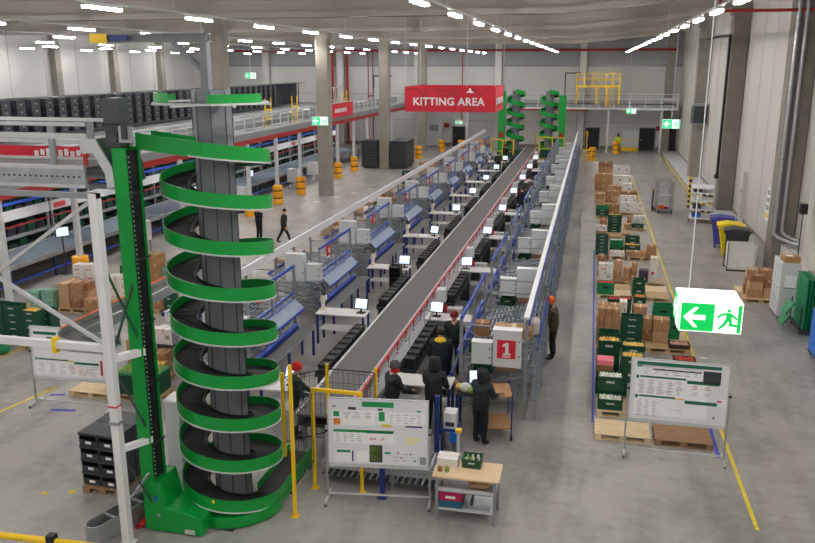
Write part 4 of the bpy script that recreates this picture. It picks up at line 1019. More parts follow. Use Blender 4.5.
C = [('title_sheet', .34, .66, .03, .11, 'ink_green2'), ('photo_strip', .20, .28, .12, .16, 'ink_dark'), ('printed_mark', .04, .08, .10, .13, 'ink_grey'), ('printed_mark', .50, .55, .13, .16, 'ink_dark'),
     ('paper_sheet', .04, .47, .17, .40, 'paper'), ('green_note', .05, .11, .19, .27, 'ink_green2'), ('orange_note', .05, .12, .30, .40, 'p_orange'), ('paper_sheet', .50, .97, .18, .38, 'paper'), ('green_note', .51, .57, .18, .32, 'ink_green2'),
     ('printed_mark', .54, .64, .37, .41, 'ink_yellow'), ('blue_caption', .78, .95, .38, .405, 'blued'), ('green_emblem', .89, .93, .14, .165, 'ink_green2'),
     ('printed_bar', .05, .66, .47, .51, 'ink_green2'), ('table_sheet', .05, .66, .51, .68, 'paper'), ('printed_bar', .38, .66, .475, .515, 'ink_green2'),
     ('yellow_note', .78, .83, .56, .61, 'note'), ('yellow_note', .84, .93, .57, .61, 'note'), ('yellow_note', .79, .88, .63, .66, 'note'),
     ('paper_sheet', .06, .24, .78, .97, 'paper'), ('printed_bar', .08, .22, .79, .83, 'ink_green2'), ('dark_frame', .415, .545, .70, .97, 'ink_dark'), ('green_poster', .425, .535, .715, .955, 'p_green'), ('printed_bar', .57, .63, .80, .83, 'ink_green2'),
     ('paper_sheet', .28, .40, .80, .97, 'paper'), ('black_magnet', .70, .715, .79, .81, 'ink_dark'), ('black_magnet', .73, .745, .87, .89, 'ink_dark'), ('black_magnet', .82, .835, .81, .83, 'ink_dark'), ('black_magnet', .87, .885, .91, .94, 'ink_dark'), ('pen_holder', .925, .99, .86, .98, 'ink_grey'), ('white_note', .94, .98, .23, .27, 'paper'), ('pen', .235, .25, .80, .97, 'blued')]
r, R, zm = whiteboard('wheeled whiteboard full of notes and a green title in front of the roller table', (-3.56, 13.12, 0), 1.84, .80, 2.07, -.04, .135, C)
scribble(r, R, zm, 1.84, .80, 2.07, [(.06, .34, .52, .66, 4, 4, 'ink_grey'), (.4, .6, .58, .62, 2, 2, 'ink_red'), (.6, .95, .2, .36, 5, 4, 'ink_grey'), (.13, .45, .19, .3, 3, 4, 'ink_grey'), (.64, .9, .8, .95, 3, 3, 'ink_grey')])
text_mesh('emblem_text', 'Live', .07, 'ink_dark', r, (.79, -.05, 1.85), (PI / 2 - .05, 0, 0), .001, 0) if False else None
C = [('paper_sheet', .03, .97, .04, .96, 'paper'), ('printed_bar', .04, .80, .09, .15, 'ink_green'), ('printed_bar', .22, .70, .19, .22, 'ink_dark'), ('printed_bar', .04, .08, .32, .37, 'ink_green'), ('printed_bar', .09, .55, .34, .37, 'ink_green'), ('printed_bar', .58, .88, .38, .42, 'ink_green'),
     ('printed_bar', .04, .07, .62, .67, 'ink_green'), ('printed_bar', .08, .50, .63, .66, 'ink_green'), ('printed_bar', .50, .58, .64, .67, 'ink_yellow'), ('printed_bar', .58, .92, .66, .71, 'ink_green'), ('red_magnet', .94, .97, .6, .9, 'ink_red')]
r, R, zm = whiteboard('wheeled whiteboard with green printed bars standing behind the white frame on the left', (-11.85, 15.65, 0), 1.9, .78, 2.0, -.05, .03, C)
scribble(r, R, zm, 1.9, .78, 2.0, [(.06, .9, .72, .94, 6, 5, 'ink_grey'), (.5, .8, .74, .9, 3, 4, 'ink_red')])

r = thing('workbench', 'beech topped workbench with a grey steel frame in the front middle', 'workbench', (-2.4, 12.76, 0))
b = MB(); b.box(-.06, 1.14, -.03, .66, .86, .90, 'beech'); b.build('top', r, bev=.006)
for x in (.0, 1.04):
    for y in (.0, .58):
        b = MB(); b.box(x, x + .05, y, y + .05, 0, .86, 'steel2'); b.build('leg', r)
b = MB(); b.box(.05, 1.04, 0, .63, .22, .25, 'lightgrey'); b.build('shelf', r)
b = MB(); b.box(.05, 1.04, 0, .04, .60, .66, 'lightgrey'); b.build('front_bar', r)
b = MB(); b.box(.05, 1.04, .59, .63, .60, .66, 'lightgrey'); b.box(.0, .05, .05, .58, .6, .66, 'lightgrey'); b.box(1.04, 1.09, .05, .58, .6, .66, 'lightgrey'); b.build('back_bar', r)
b = MB(); b.box(.05, 1.04, .02, .62, .57, .60, 'steel2'); b.build('middle_shelf', r)
def crate_mesh(w, d, h, mt, slots=True):
    b = MB(); open_box(b, 0, w, 0, d, 0, h, .02, mt)
    b.box(-.012, w + .012, -.012, .008, h - .035, h, mt); b.box(-.012, w + .012, d - .008, d + .012, h - .035, h, mt); b.box(-.012, .008, 0, d, h - .035, h, mt); b.box(w - .008, w + .012, 0, d, h - .035, h, mt)
    if slots: b.box(w * .33, w * .67, -.004, .0, h * .52, h * .68, 'lightgrey' if mt == 'greend' else 'black')
    return b
r = thing('crate', 'dark green crate of bottles and tubs on the beech workbench', 'crate', (-1.98, 13.12, .9))
crate_mesh(.34, .30, .17, 'greend').build('shell', r)
for i, (x, y, m_) in enumerate(((.07, .07, 'p_white'), (.16, .09, 'p_green'), (.26, .07, 'tray'), (.08, .2, 'p_green'), (.17, .2, 'p_white'), (.27, .21, 'p_white'))):
    b = MB(); b.lathe([(.035, 0), (.035, .1), (.02, .13), (.02, .16)], m_, 10); single('bottle', b, ['white capped', 'green', 'dark', 'green topped', 'white', 'short white'][i] + ' bottle in the dark green crate on the workbench, ' + ['front left', 'front middle', 'front right', 'rear left', 'rear middle', 'rear right'][i], 'bottle', (-1.98 + x, 13.12 + y, .92))
b = MB(); b.box(0, .38, 0, .3, 0, .15, 'wcarton'); b.box(.0, .38, .145, .155, .15, .152, 'tape'); single('box', b, 'white carton on the left end of the beech workbench', 'box', (-2.44, 13.1, .9), 0)
b = MB(); b.lathe([(.04, 0), (.045, .08), (.04, .08)], 'carton3', 12); single('cup', b, 'small brown cup on the front left corner of the workbench', 'cup', (-2.35, 12.92, .9))
b = MB(); b.lathe([(.04, 0), (.045, .06), (.03, .09), (.03, .11)], 'p_green', 12); single('jar', b, 'small green and white jar beside the brown cup on the workbench', 'jar', (-2.22, 12.92, .9))
r = thing('crate', 'magenta crate stacked on the teal one on the workbench shelf', 'crate', (-2.34, 12.80, .39)); crate_mesh(.42, .4, .17, 'magenta', False).build('shell', r); b = MB(); b.box(.12, .3, -.016, -.012, .05, .1, 'white'); b.build('label', r)
r = thing('crate', 'teal crate under the magenta one on the workbench shelf', 'crate', (-2.34, 12.80, .25)); crate_mesh(.42, .4, .14, 'teal', False).build('shell', r)
b = MB(); b.box(0, .46, 0, .4, 0, .02, 'steel'); b.box(.1, .14, .1, .3, .02, .14, 'dark'); single('metal_tray', b, 'shiny metal plate lying on the workbench shelf right of the crates', 'tray', (-1.88, 12.82, .25))
b = MB(); b.ball((.16, .15, .0 + .07), .14, 'carton2', 10, (1.2, .9, .5)); b.ball((.02, .12, .06), .10, 'carton2', 10, (1, .9, .55)); single('paper_bag', b, 'crumpled brown paper bag on the upper workbench shelf', 'bag', (-1.75, 12.85, .60))

# black bins on a pallet, cable tray and hose at the lower left
def pallet_proto(mt, w=1.2, d=.8):
    r = thing('pallet', 'x', 'pallet')
    b = MB()
    nb = 7; bw = .1; 
    for i in range(nb):
        y = (d - bw) * i / (nb - 1); b.box(0, w, y, y + bw, .122, .144, mt)
    for x in (0, w / 2 - .07, w - .14): b.box(x, x + .14, 0, d, .1, .122, mt)
    b.build('deck', r)
    for y in (0, d / 2 - .07, d - .14):
        b = MB(); b.box(0, w, y, y + .14, 0, .022, mt)
        for x in (0, w / 2 - .07, w - .14): b.box(x, x + .14, y, y + .14, .022, .1, mt)
        b.build('skid', r)
    return Proto(r)
PAL = {'wood': pallet_proto('wood'), 'woodl': pallet_proto('woodl'), 'woodd': pallet_proto('woodd')}
PALN = {'wood': 'grey-brown wooden pallet', 'woodl': 'pale new wooden pallet', 'woodd': 'dark weathered wooden pallet'}
def pallet(mt, x, y, lab, rz=0): return PAL[mt].place((x, y, 0), rz, PALN[mt] + ' ' + lab, 'wooden pallets')
PAL['woodd'].place((-8.42, 12.22, 0), PI / 2 + .07, 'dark weathered wooden pallet under the stack of black picking bins at lower left', 'wooden pallets')
r = thing('picking_bin', 'x', 'bin')
w, d, h = .40, .52, .27
b = MB(); b.box(0, w, 0, d, 0, .02, 'tote'); b.box(0, .02, 0, d, .02, h, 'tote'); b.box(w - .02, w, 0, d, .02, h, 'tote'); b.box(.02, w - .02, d - .02, d, .02, h, 'tote'); b.box(.02, w - .02, 0, .02, .02, .12, 'tote'); b.box(-.01, w + .01, -.01, .02, h - .05, h, 'tote'); b.box(-.01, w + .01, .02, d, h - .02, h, 'tote'); sh_ = b.build('shell', r)
b = MB(); b.box(w * .35, w * .65, -.006, 0, .05, .1, 'paper'); b.build('label', sh_)
PB = Proto(r)
for cx in range(2):
    for dz in range(4):
        for dy in range(2):
            PB.place((-9.25 + .425 * cx + .03 * dy, 12.26 + .55 * dy - .03 * cx, .144 + .272 * dz), -.06, 'black open picking bin, %s tier, %s column, %s row of the stack at lower left' % (TIER[dz] if dz < 3 else 'top', ['left', 'right'][cx], ['front', 'rear'][dy]), 'black picking bins on the pallet')
r = thing('cable_tray', 'galvanised round-ended conveyor guard lying on the floor beside the white post', 'guard', (-8.0, 10.78, 0), 1.25)
b = MB()
def stadium(b, L, rad, t, z0, z1, mt, n=10):
    P = [(rad * math.cos(a), rad * math.sin(a)) for a in [PI / 2 + PI * i / n for i in range(n + 1)]] + [(L + rad * math.cos(a), rad * math.sin(a)) for a in [-PI / 2 + PI * i / n for i in range(n + 1)]]
    Q = [(p[0] * 1 + (0 if p[0] > 0 and p[0] < L else 0), p[1]) for p in P]
    k = len(P); rad2 = rad - t
    I = [(rad2 * math.cos(a), rad2 * math.sin(a)) for a in [PI / 2 + PI * i / n for i in range(n + 1)]] + [(L + rad2 * math.cos(a), rad2 * math.sin(a)) for a in [-PI / 2 + PI * i / n for i in range(n + 1)]]
    vs = [(x, y, z0) for x, y in P] + [(x, y, z1) for x, y in P] + [(x, y, z0) for x, y in I] + [(x, y, z1) for x, y in I]
    fs = []
    for i in range(k):
        j = (i + 1) % k; fs += [(i, j, k + j, k + i), (2 * k + j, 2 * k + i, 3 * k + i, 3 * k + j), (k + i, k + j, 3 * k + j, 3 * k + i), (j, i, 2 * k + i, 2 * k + j)]
    b.add(vs, fs, mt)
stadium(b, 1.3, .17, .02, 0, .36, 'steel'); b.build('outer_wall', r)
b = MB(); b.box(0, 1.3, -.14, .14, .1, .12, 'dark'); b.build('bed', r)
b = MB(); b.box(.3, .34, -.15, .15, .3, .34, 'steel'); b.box(.9, .94, -.15, .15, .3, .34, 'steel'); b.build('spreader', r)
b = MB(); b.tube([(-7.46, 11.3, .06), (-7.4, 11.45, .10), (-7.42, 11.6, .14), (-7.36, 11.75, .2), (-7.35, 12.0, .22)], .045, 'red', 8); b.tube([(-7.5, 11.25, .05), (-7.5, 11.45, .06), (-7.46, 11.7, .05)], .04, 'red', 8); single('hose', b, 'red hose lying on the floor between the white post and the green lift base', 'hose')
r = thing('floor_barrier', 'yellow tube floor barrier with a black post head at the bottom left corner', 'barrier', (-8.1, 9.85, 0))
b = MB(); b.cyl((-3.2, -.12, .56), (.95, .05, .56), .055, 'yellow', 12); b.build('tube', r)
b = MB(); b.cyl((-3.2, -.12, .25), (.95, .05, .25), .055, 'yellow', 12); b.build('tube', r)
for x, y in ((-.05, .01), (-2.2, -.08)):
    b = MB(); b.box(x - .07, x + .07, y - .07, y + .07, 0, .68, 'black'); b.build('post', r, bev=.01)
STACKS = [
 ('row behind right whiteboard', [
  ('front left', 0.48, 18.05, 0.144, 0.59, 0.38, 0.26, 1, 'cw'),
  ('left', 0.46, 18.47, 0.144, 0.6, 0.38, 0.67, 1, 'c cw'),
  ('middle', 0.99, 19.0, 0.144, 0.55, 0.38, 1.03, 1, 'c c cy'),
  ('rear left', 0.42, 18.98, 0.144, 0.41, 0.38, 0.88, 1, 'c c pink'),
 ]),
 ('second row behind whiteboard', [
  ('front left', 0.44, 19.95, 0.144, 0.57, 0.38, 1.07, 1, 'c c cy'),
  ('rear left', 0.44, 20.37, 0.144, 0.57, 0.38, 1.14, 1, 'c c c c'),
  ('middle', 1.04, 19.95, 0.144, 0.58, 0.38, 0.98, 1, 'c c cy'),
 ]),
 ('row level with exit sign', [
  ('left front', 0.44, 22.6, 0.144, 0.64, 0.33, 1.13, 3, 'b b b b'),
  ('left rear', 0.44, 22.97, 0.144, 0.65, 0.33, 1.14, 2, 'b b b'),
  ('middle', 1.09, 22.55, 0.144, 0.63, 0.38, 0.95, 1, 'c c c c c'),
  ('right of middle', 1.78, 23.3, 0.144, 0.25, 0.38, 0.69, 1, 'b b'),
  ('right', 2.04, 23.2, 0.144, 0.46, 0.38, 0.72, 1, 'b b'),
  ('right edge', 2.49, 22.8, 0.144, 0.59, 0.38, 0.13, 1, 'dm'),
 ]),
 ('row behind the green tower', [
  ('left', 1.1, 24.0, 0.144, 0.24, 0.38, 0.96, 1, 'b w'),
  ('middle', 1.52, 24.0, 0.144, 0.4, 0.38, 0.84, 1, 'b b'),
  ('rear right', 2.52, 23.65, 0.144, 0.33, 0.38, 0.61, 1, 'g'),
  ('far right', 2.07, 24.05, 0.144, 0.6, 0.38, 0.9, 1, 'c g'),
 ]),
 ('red and orange produce row', [
  ('left', 0.76, 25.3, 0.144, 0.4, 0.38, 0.66, 1, 'c cr'),
  ('middle', 1.17, 25.3, 0.144, 0.35, 0.38, 0.69, 1, 'c cr'),
  ('right', 1.58, 25.3, 0.144, 0.39, 0.38, 0.78, 1, 'c co'),
 ]),
 ('bright green tote row', [
  ('left', 0.46, 28.15, 0.144, 0.62, 0.38, 0.43, 1, 'gr'),
  ('middle', 1.68, 28.2, 0.144, 0.44, 0.38, 0.59, 1, 'c c'),
 ]),
 ('tall carton row', [
  ('rear left', 0.48, 30.65, 0.144, 0.3, 0.38, 0.82, 1, 'b b'),
  ('left', 0.53, 30.2, 0.144, 0.53, 0.38, 0.62, 1, 'w wr'),
  ('second', 1.07, 30.15, 0.144, 0.32, 0.38, 0.78, 1, 'b b'),
  ('third', 1.42, 30.15, 0.144, 0.28, 0.38, 0.52, 1, 'b b'),
  ('fourth', 1.71, 30.2, 0.144, 0.23, 0.38, 0.72, 1, 'b b b'),
  ('fifth', 1.99, 30.15, 0.144, 0.36, 0.38, 0.45, 1, 'p'),
  ('right end', 2.4, 30.3, 0.144, 0.28, 0.38, 0.93, 1, 'wr'),
 ]),
 ('mid-aisle green crate row', [
  ('left', 0.4, 34.35, 0.144, 0.54, 0.38, 0.89, 1, 'c c c c c c'),
  ('centre', 1.02, 34.35, 0.144, 0.62, 0.4, 0.18, 2, 'w'),
  ('right of centre', 1.68, 34.35, 0.144, 0.84, 0.4, 0.22, 1, 'b'),
  ('rear centre', 1.02, 35.25, 0.144, 0.59, 0.38, 0.51, 1, 'c g gw'),
  ('front right', 1.64, 34.8, 0.144, 0.66, 0.38, 0.42, 1, 'c cy'),
  ('rear right', 1.64, 35.25, 0.144, 0.63, 0.38, 0.68, 1, 'c c c c'),
  ('right end', 2.52, 34.4, 0.144, 0.41, 0.38, 0.5, 1, 'b'),
 ]),
 ('row left of roll cage', [
  ('left front', 0.42, 38.6, 0.144, 0.54, 0.38, 0.46, 1, 'b w'),
  ('left rear', 0.6, 39.0, 0.144, 0.35, 0.38, 0.73, 1, 'b b b'),
  ('centre', 0.97, 39.5, 0.144, 0.66, 0.38, 0.86, 1, 'c c c c c cy'),
  ('front right', 1.81, 40.85, 0.144, 0.34, 0.38, 0.19, 1, 'y'),
  ('front far right', 2.2, 40.85, 0.144, 0.58, 0.38, 0.16, 1, 'c'),
  ('rear centre', 1.73, 41.3, 0.144, 0.23, 0.38, 0.35, 1, 'w w'),
  ('rear right', 1.97, 41.25, 0.144, 0.22, 0.38, 0.48, 1, 'b b b'),
  ('far right', 2.24, 41.3, 0.144, 0.63, 0.4, 0.54, 2, 'w w'),
 ]),
 ('large white carton row', [
  ('left', 0.42, 44.0, 0.144, 0.68, 0.38, 0.53, 1, 'c c g'),
  ('rear left', 0.84, 44.5, 0.144, 0.48, 0.38, 0.57, 1, 'b b'),
  ('centre', 1.34, 44.6, 0.144, 0.35, 0.38, 0.57, 1, 'b b'),
  ('right', 1.73, 45.3, 0.144, 1.21, 0.4, 0.54, 2, 'w w'),
  ('rear right', 1.72, 45.72, 0.144, 0.9, 0.4, 0.86, 2, 'w w'),
 ]),
 ('brown row behind large white', [
  ('left', 0.36, 47.6, 0.144, 0.56, 0.38, 0.63, 1, 'b b'),
  ('centre', 0.94, 47.9, 0.144, 0.77, 0.4, 0.78, 2, 'b b b'),
  ('right', 1.77, 47.9, 0.144, 1.01, 0.5, 0.76, 1, 'b b'),
 ]),
 ('second farthest pallet row', [
  ('left', 0.33, 53.2, 0.144, 1.13, 0.6, 1.09, 1, 'b b b'),
  ('right', 1.48, 53.2, 0.144, 1.23, 0.5, 1.0, 2, 'w w'),
  ('front centre', 1.16, 52.0, 0.144, 0.86, 0.4, 0.5, 2, 'b'),
  ('front right', 2.03, 52.0, 0.144, 0.59, 0.38, 0.66, 1, 'w'),
 ]),
 ('farthest pallet row', [
  ('left', 0.59, 59.2, 0.144, 0.98, 0.5, 1.19, 1, 'b b b'),
  ('right', 1.61, 59.2, 0.144, 1.15, 0.5, 0.93, 2, 'w w'),
  ('far left', 0.24, 59.2, 0.144, 0.33, 0.38, 1.17, 1, 'wr wr wr'),
 ]),
 ('green pallet at left edge', [
  ('leftmost', -17.2, 19.3, 0.144, 0.56, 0.38, 1.06, 1, 'c c c c c'),
  ('second', -16.64, 19.3, 0.144, 0.53, 0.38, 1.04, 1, 'c c c c c'),
  ('third', -15.77, 18.95, 0.144, 0.53, 0.38, 1.05, 1, 'c c c c cy'),
  ('rear right', -15.54, 19.35, 0.144, 0.46, 0.38, 0.97, 1, 'c c c c c'),
 ]),
 ('brown pallet by frame post', [
  ('left', -17.16, 22.5, 0.144, 0.42, 0.38, 0.82, 1, 'b b b'),
  ('centre', -16.72, 22.5, 0.144, 0.37, 0.38, 0.88, 1, 'b b b'),
  ('rear', -17.29, 22.95, 0.144, 0.54, 0.38, 0.8, 1, 'b b b'),
  ('right', -16.52, 22.75, 0.144, 0.36, 0.38, 0.82, 1, 'b b b'),
  ('front right', -16.09, 22.3, 0.144, 0.52, 0.38, 0.39, 1, 'b'),
 ]),
 ('white pallet by frame post', [
  ('left', -17.57, 23.95, 0.144, 0.48, 0.38, 1.1, 1, 'wr wr wr wr'),
  ('second', -16.94, 23.75, 0.144, 0.46, 0.38, 1.18, 1, 'wr wr wr wr'),
  ('third', -16.41, 23.6, 0.144, 0.45, 0.38, 0.78, 1, 'wr wr wr'),
  ('right', -16.21, 24.0, 0.144, 0.42, 0.38, 0.76, 1, 'wr wr wr'),
 ]),
 ('pallet beside lift mast', [
  ('rear', -16.13, 24.6, 0.144, 0.42, 0.38, 0.98, 1, 'c c c c c'),
 ]),
 ('mint bag pallet', [
  ('left', -18.22, 22.3, 0.144, 0.46, 0.38, 0.56, 1, 'm m m m'),
  ('right', -17.74, 22.3, 0.144, 0.56, 0.38, 0.63, 1, 'm m m m'),
 ]),
 ('upper pallet behind spiral', [
  ('left', -15.75, 25.9, 0.144, 0.49, 0.38, 1.14, 1, 'b b b'),
  ('middle', -15.3, 25.9, 0.144, 0.24, 0.38, 0.63, 1, 'm m'),
  ('right', -15.03, 25.9, 0.144, 0.39, 0.38, 0.88, 1, 'g g'),
 ]),
 ('grey stack by lift mast', [
  ('only', -10.99, 18.1, 0.0, 0.5, 0.38, 1.28, 1, 'gt gt w'),
 ]),
 ('lower pallet behind spiral', [
  ('left', -13.96, 23.0, 0.144, 0.4, 0.38, 0.57, 1, 'b b'),
  ('right', -13.55, 23.0, 0.144, 0.35, 0.38, 0.49, 1, 'c c'),
 ]),
]
CK = {'c': 'dark green crate', 'cw': 'dark green crate of white produce', 'cy': 'dark green crate of yellow produce', 'cr': 'dark green crate of red produce', 'co': 'dark green crate of orange produce',
      'g': 'bright green crate', 'gr': 'bright green tote of red produce', 'gw': 'bright green crate of white produce', 'b': 'brown carton', 'w': 'white carton', 'wr': 'white carton with red marks', 'pink': 'brown carton with a pink lid',
      'dm': 'flat tray of mixed produce', 'dr': 'flat dark tray of red produce', 'p': 'dark purple box', 'y': 'carton with a yellow label', 'm': 'mint green bag', 'gt': 'grey plastic tote'}
TIERS = ['bottom', 'second', 'third', 'fourth', 'fifth', 'sixth']
PROD = {'cw': 'p_white', 'cy': 'p_yellow', 'cr': 'p_red', 'co': 'p_orange', 'gr': 'p_red', 'gw': 'p_white', 'dm': 'p_mix', 'dr': 'p_red'}
def heap(b, x0, x1, y0, y1, z, mt, seed):
    """lumpy surface of produce filling a crate"""
    rnd = random.Random(seed); nx = max(3, int((x1 - x0) / .075)); ny = max(3, int((y1 - y0) / .075)); rr = (x1 - x0) / nx / 2
    for i in range(nx):
        for j in range(ny):
            b.ball((x0 + (i + .5) * (x1 - x0) / nx, y0 + (j + .5) * (y1 - y0) / ny, z - rr * .6 + rnd.uniform(-.01, .012)), rr * 1.05, mt, 6)
    b.box(x0, x1, y0, y1, z - rr - .03, z - rr * .5, mt)
def goods(kind, x, y, z, w, d, h, label, seed, plab=None):
    rnd = random.Random(seed); dx = rnd.uniform(-.012, .012); dy = rnd.uniform(-.012, .012); rz = rnd.uniform(-.03, .03)
    near = y < 33
    if kind in ('b', 'w', 'wr', 'pink', 'p', 'y'):
        mt = {'b': rnd.choice(['carton', 'carton', 'carton2', 'carton3']), 'w': 'wcarton', 'wr': 'wcarton', 'pink': 'carton3', 'p': 'purple', 'y': 'carton2'}[kind]
        b = MB(); b.box(0, w, 0, d, 0, h, mt)
        if kind in 'bwrwry' and kind != 'p': b.box(w * .44, w * .56, -.002, d + .002, h - .001, h + .002, 'tape'); b.box(w * .44, w * .56, -.002, 0, h * .75, h, 'tape')
        if kind == 'wr': b.box(w * .15, w * .55, -.003, 0, h * .3, h * .42, 'ink_red'); b.box(w, w + .003, d * .3, d * .7, h * .3, h * .42, 'ink_red')
        if kind == 'w': b.box(w * .6, w * .85, -.003, 0, h * .35, h * .6, 'ink_grey')
        if kind == 'y': b.box(w * .4, w * .7, -.003, 0, h * .2, h * .8, 'ink_yellow')
        if kind == 'pink': b.box(-.004, w + .004, -.004, d + .004, h * .62, h + .006, 'pink')
        single('carton', b, label, 'box', (x + dx, y + dy, z), rz, 'cartons on the pallets')
    elif kind == 'm':
        b = MB(); b.ball((w / 2, d / 2, h / 2), .5, 'mint', 10, (w, d, h * 1.06)); b.box(w * .1, w * .9, d * .1, d * .9, .0, h * .96, 'mint')
        single('bag', b, label, 'bag', (x, y, z), 0, 'mint bags on the pallet')
    elif kind in ('dm', 'dr'):
        r = thing('tray', label, 'tray', (x + dx, y, z), rz); crate_mesh(w, d, h, 'tray', False).build('shell', r)
        b = MB(); heap(b, .03, w - .03, .03, d - .03, h - .01, PROD[kind], seed); o = b.build('produce'); o.location = (x + dx, y, z); tag(o, 'heap of %s in the flat dark tray %s' % ({'dm': 'mixed pale produce', 'dr': 'red produce'}[kind], 'on the pallet edge' if kind == 'dm' else 'on the floor'), 'produce', None, 'stuff')
    else:
        mt = {'g': 'greenl', 'gr': 'greenl', 'gw': 'greenl', 'gt': 'slate'}.get(kind, 'greend')
        r = thing('crate', label, 'crate', (x + dx, y + dy, z), rz, 'crates on the pallets')
        crate_mesh(w, d, h, mt).build('shell', r)
        if kind in PROD:
            b = MB(); heap(b, .025, w - .025, .025, d - .025, h - .01, PROD[kind], seed); o = b.build('produce'); o.location = (x + dx, y + dy, z); o.rotation_euler = (0, 0, rz)
            tag(o, plab or PROD[kind][2:] + ' produce in the ' + label, 'produce', None, 'stuff')
sd = 0
for rn, L in STACKS:
    for cw, x, y, zb, w, d, h, nc, kinds in L:
        ks = kinds.split(); hi = h / len(ks); wi = w / nc
        for c in range(nc):
            for i, k in enumerate(ks):
                sd += 1
                tier = 'only item' if len(ks) == 1 else (TIERS[i] if i < len(ks) - 1 else 'top')
                col = '' if nc == 1 else ['first', 'second', 'third'][c] + ' '
                lab = '%s, %s in %s%s stack, %s' % (CK[k], tier, col, cw, rn)
                plab = '%s produce in %s crate of %s%s stack, %s' % (PROD[k][2:] if k in PROD else '', tier, col, cw, rn)
                gap = .012
                goods(k, x + c * wi + gap, y, zb + i * hi, wi - 2 * gap, d, hi - .004, lab, sd, plab)
# pallets under them
def prow(y, mts, lab, xs=(.46, 1.74)):
    for i, m_ in enumerate(mts):
        if m_: pallet(m_, xs[i], y, '%s, %s' % (['left', 'right'][i], lab))
prow(16.72, ('woodl', 'woodd'), 'standing empty at the front behind the right whiteboard', (.42, 1.70))
prow(17.98, ('woodl', 'wood'), 'in the first row behind the right whiteboard')
prow(18.92, ('wood', 'woodd'), 'in the second row behind the right whiteboard')
prow(19.88, ('wood', 'wood'), 'in the third row behind the right whiteboard')
prow(22.5, ('wood', None), 'under small cartons and green crates below the exit sign'); prow(22.76, (None, 'wood'), 'under brown cartons level with the exit sign', (0, 1.86))
prow(23.34, ('wood', None), 'directly behind the stacked small cartons'); prow(23.6, (None, 'woodl'), 'directly behind the brown cartons by the exit sign', (0, 1.86))
prow(25.24, ('wood', 'wood'), 'under the red and orange produce')
prow(28.1, ('woodl', 'wood'), 'with bare boards beside the bright green tote'); prow(28.95, ('wood', 'woodl'), 'with bare boards behind the bright green tote')
prow(30.1, ('wood', 'wood'), 'under the row of tall cartons'); 
prow(34.3, ('wood', 'wood'), 'at the front of the green crate row at mid aisle'); prow(35.15, ('wood', 'wood'), 'at the back of the green crate row at mid aisle')
prow(38.55, ('wood', None), 'under the left stacks near the roll cage'); prow(40.8, (None, 'woodl'), 'under white cartons near the roll cage'); prow(39.4, ('wood', None), 'under the tall green crates near the roll cage', (.9, 0))
prow(43.95, ('wood', None), 'under green crates left of the large white cartons'); prow(45.2, ('wood', 'wood'), 'under the large white cartons'); prow(47.5, ('wood', 'wood'), 'under the brown row behind the large white cartons')
prow(51.95, ('wood', 'wood'), 'in front of the second row from the far end'); prow(53.15, ('wood', 'wood'), 'in the second row from the far end'); prow(59.15, ('wood', 'wood'), 'in the farthest row of the aisle')
# left side pallets
pallet('wood', -17.3, 19.2, 'under the green crates at the left edge'); pallet('wood', -15.85, 18.9, 'under the yellow topped green crates at left')
pallet('wood', -17.25, 22.42, 'under the brown cartons left of the frame post'); pallet('woodd', -16.0, 22.2, 'under the single brown carton left of the frame post')
pallet('wood', -17.65, 23.6, 'under the left white cartons by the frame post'); pallet('wood', -16.4, 23.58, 'under the right white cartons by the frame post'); pallet('wood', -16.5, 24.5, 'under the green crates beside the lift mast')
pallet('wood', -18.5, 22.25, 'under the mint bags', 0); pallet('wood', -17.4, 25.85, 'seen between mast and spiral'); pallet('wood', -14.9, 22.9, 'seen low between mast and spiral')
r = PAL['woodl'].place((-12.4, 16.25, 0), 0, 'pale new wooden pallet behind the left whiteboard', 'wooden pallets')
PAL['wood'].place((-11.85, 16.5, 0), .02, 'grey-brown wooden pallet under the green wrapped box behind the left whiteboard', 'wooden pallets') if False else None
PAL['wood'].place((-11.15, 16.3, 0), .02, 'grey-brown wooden pallet under the green box near the lift mast', 'wooden pallets')
r = thing('box', 'green covered long box on a pallet between left whiteboard and lift mast', 'box', (-11.1, 16.32, .144), .02)
b = MB(); b.box(0, 1.1, 0, .7, 0, .55, 'greend'); b.box(-.02, 1.12, -.02, .72, .5, .57, 'greenl'); b.build('body', r, bev=.02)
b = MB(); heap(b, .06, 1.04, .06, .64, .6, 'p_green', 5); b.build('leaf_cover', r)['kind'] = 'stuff'
r = thing('carton', 'open carton of yellow fruit behind the green covered box by the lift mast', 'box', (-10.95, 17.15, 0)); b = MB(); open_box(b, 0, .6, 0, .45, 0, .62, .02, 'carton'); b.build('body', r)
b = MB(); heap(b, .03, .57, .03, .42, .6, 'p_yellow', 9); o = b.build('fruit'); o.location = (-10.95, 17.15, 0); tag(o, 'yellow fruit filling the open carton by the lift mast', 'fruit', None, 'stuff')
for i, (x, y, s) in enumerate(((-16.75, 18.55, .3), (-16.35, 18.45, .26), (-16.1, 18.5, .22), (-16.6, 18.2, .24))):
    b = MB(); b.ball((0, 0, s * .72), s, 'greenl', 10, (1.0, .8, .72)); b.ball((.05, .02, s * 1.3), s * .35, 'greenl', 8)
    single('bag', b, 'bright green sack lying in front of the green crates, %s from the left' % ORD[[0, 2, 3, 1][i]], 'bag', (x, y, 0), 0, 'green sacks at the left edge')
b = MB(); b.box(0, .35, 0, .3, 0, .3, 'carton3'); single('carton', b, 'small dark carton standing right of the green crates at left', 'box', (-15.0, 19.2, 0))
b = MB(); b.box(0, .5, 0, .4, 0, .03, 'carton2'); single('cardboard_sheet', b, 'flat cardboard sheet on the floor right of the small dark carton', 'cardboard', (-14.6, 19.3, 0), .2)
b = MB(); b.ball((0, 0, .33), .42, 'sack', 12, (1.1, .8, .78)); single('wrapped_load', b, 'film wrapped pale load behind the white cartons by the frame post', 'load', (-17.5, 25.0, 0))
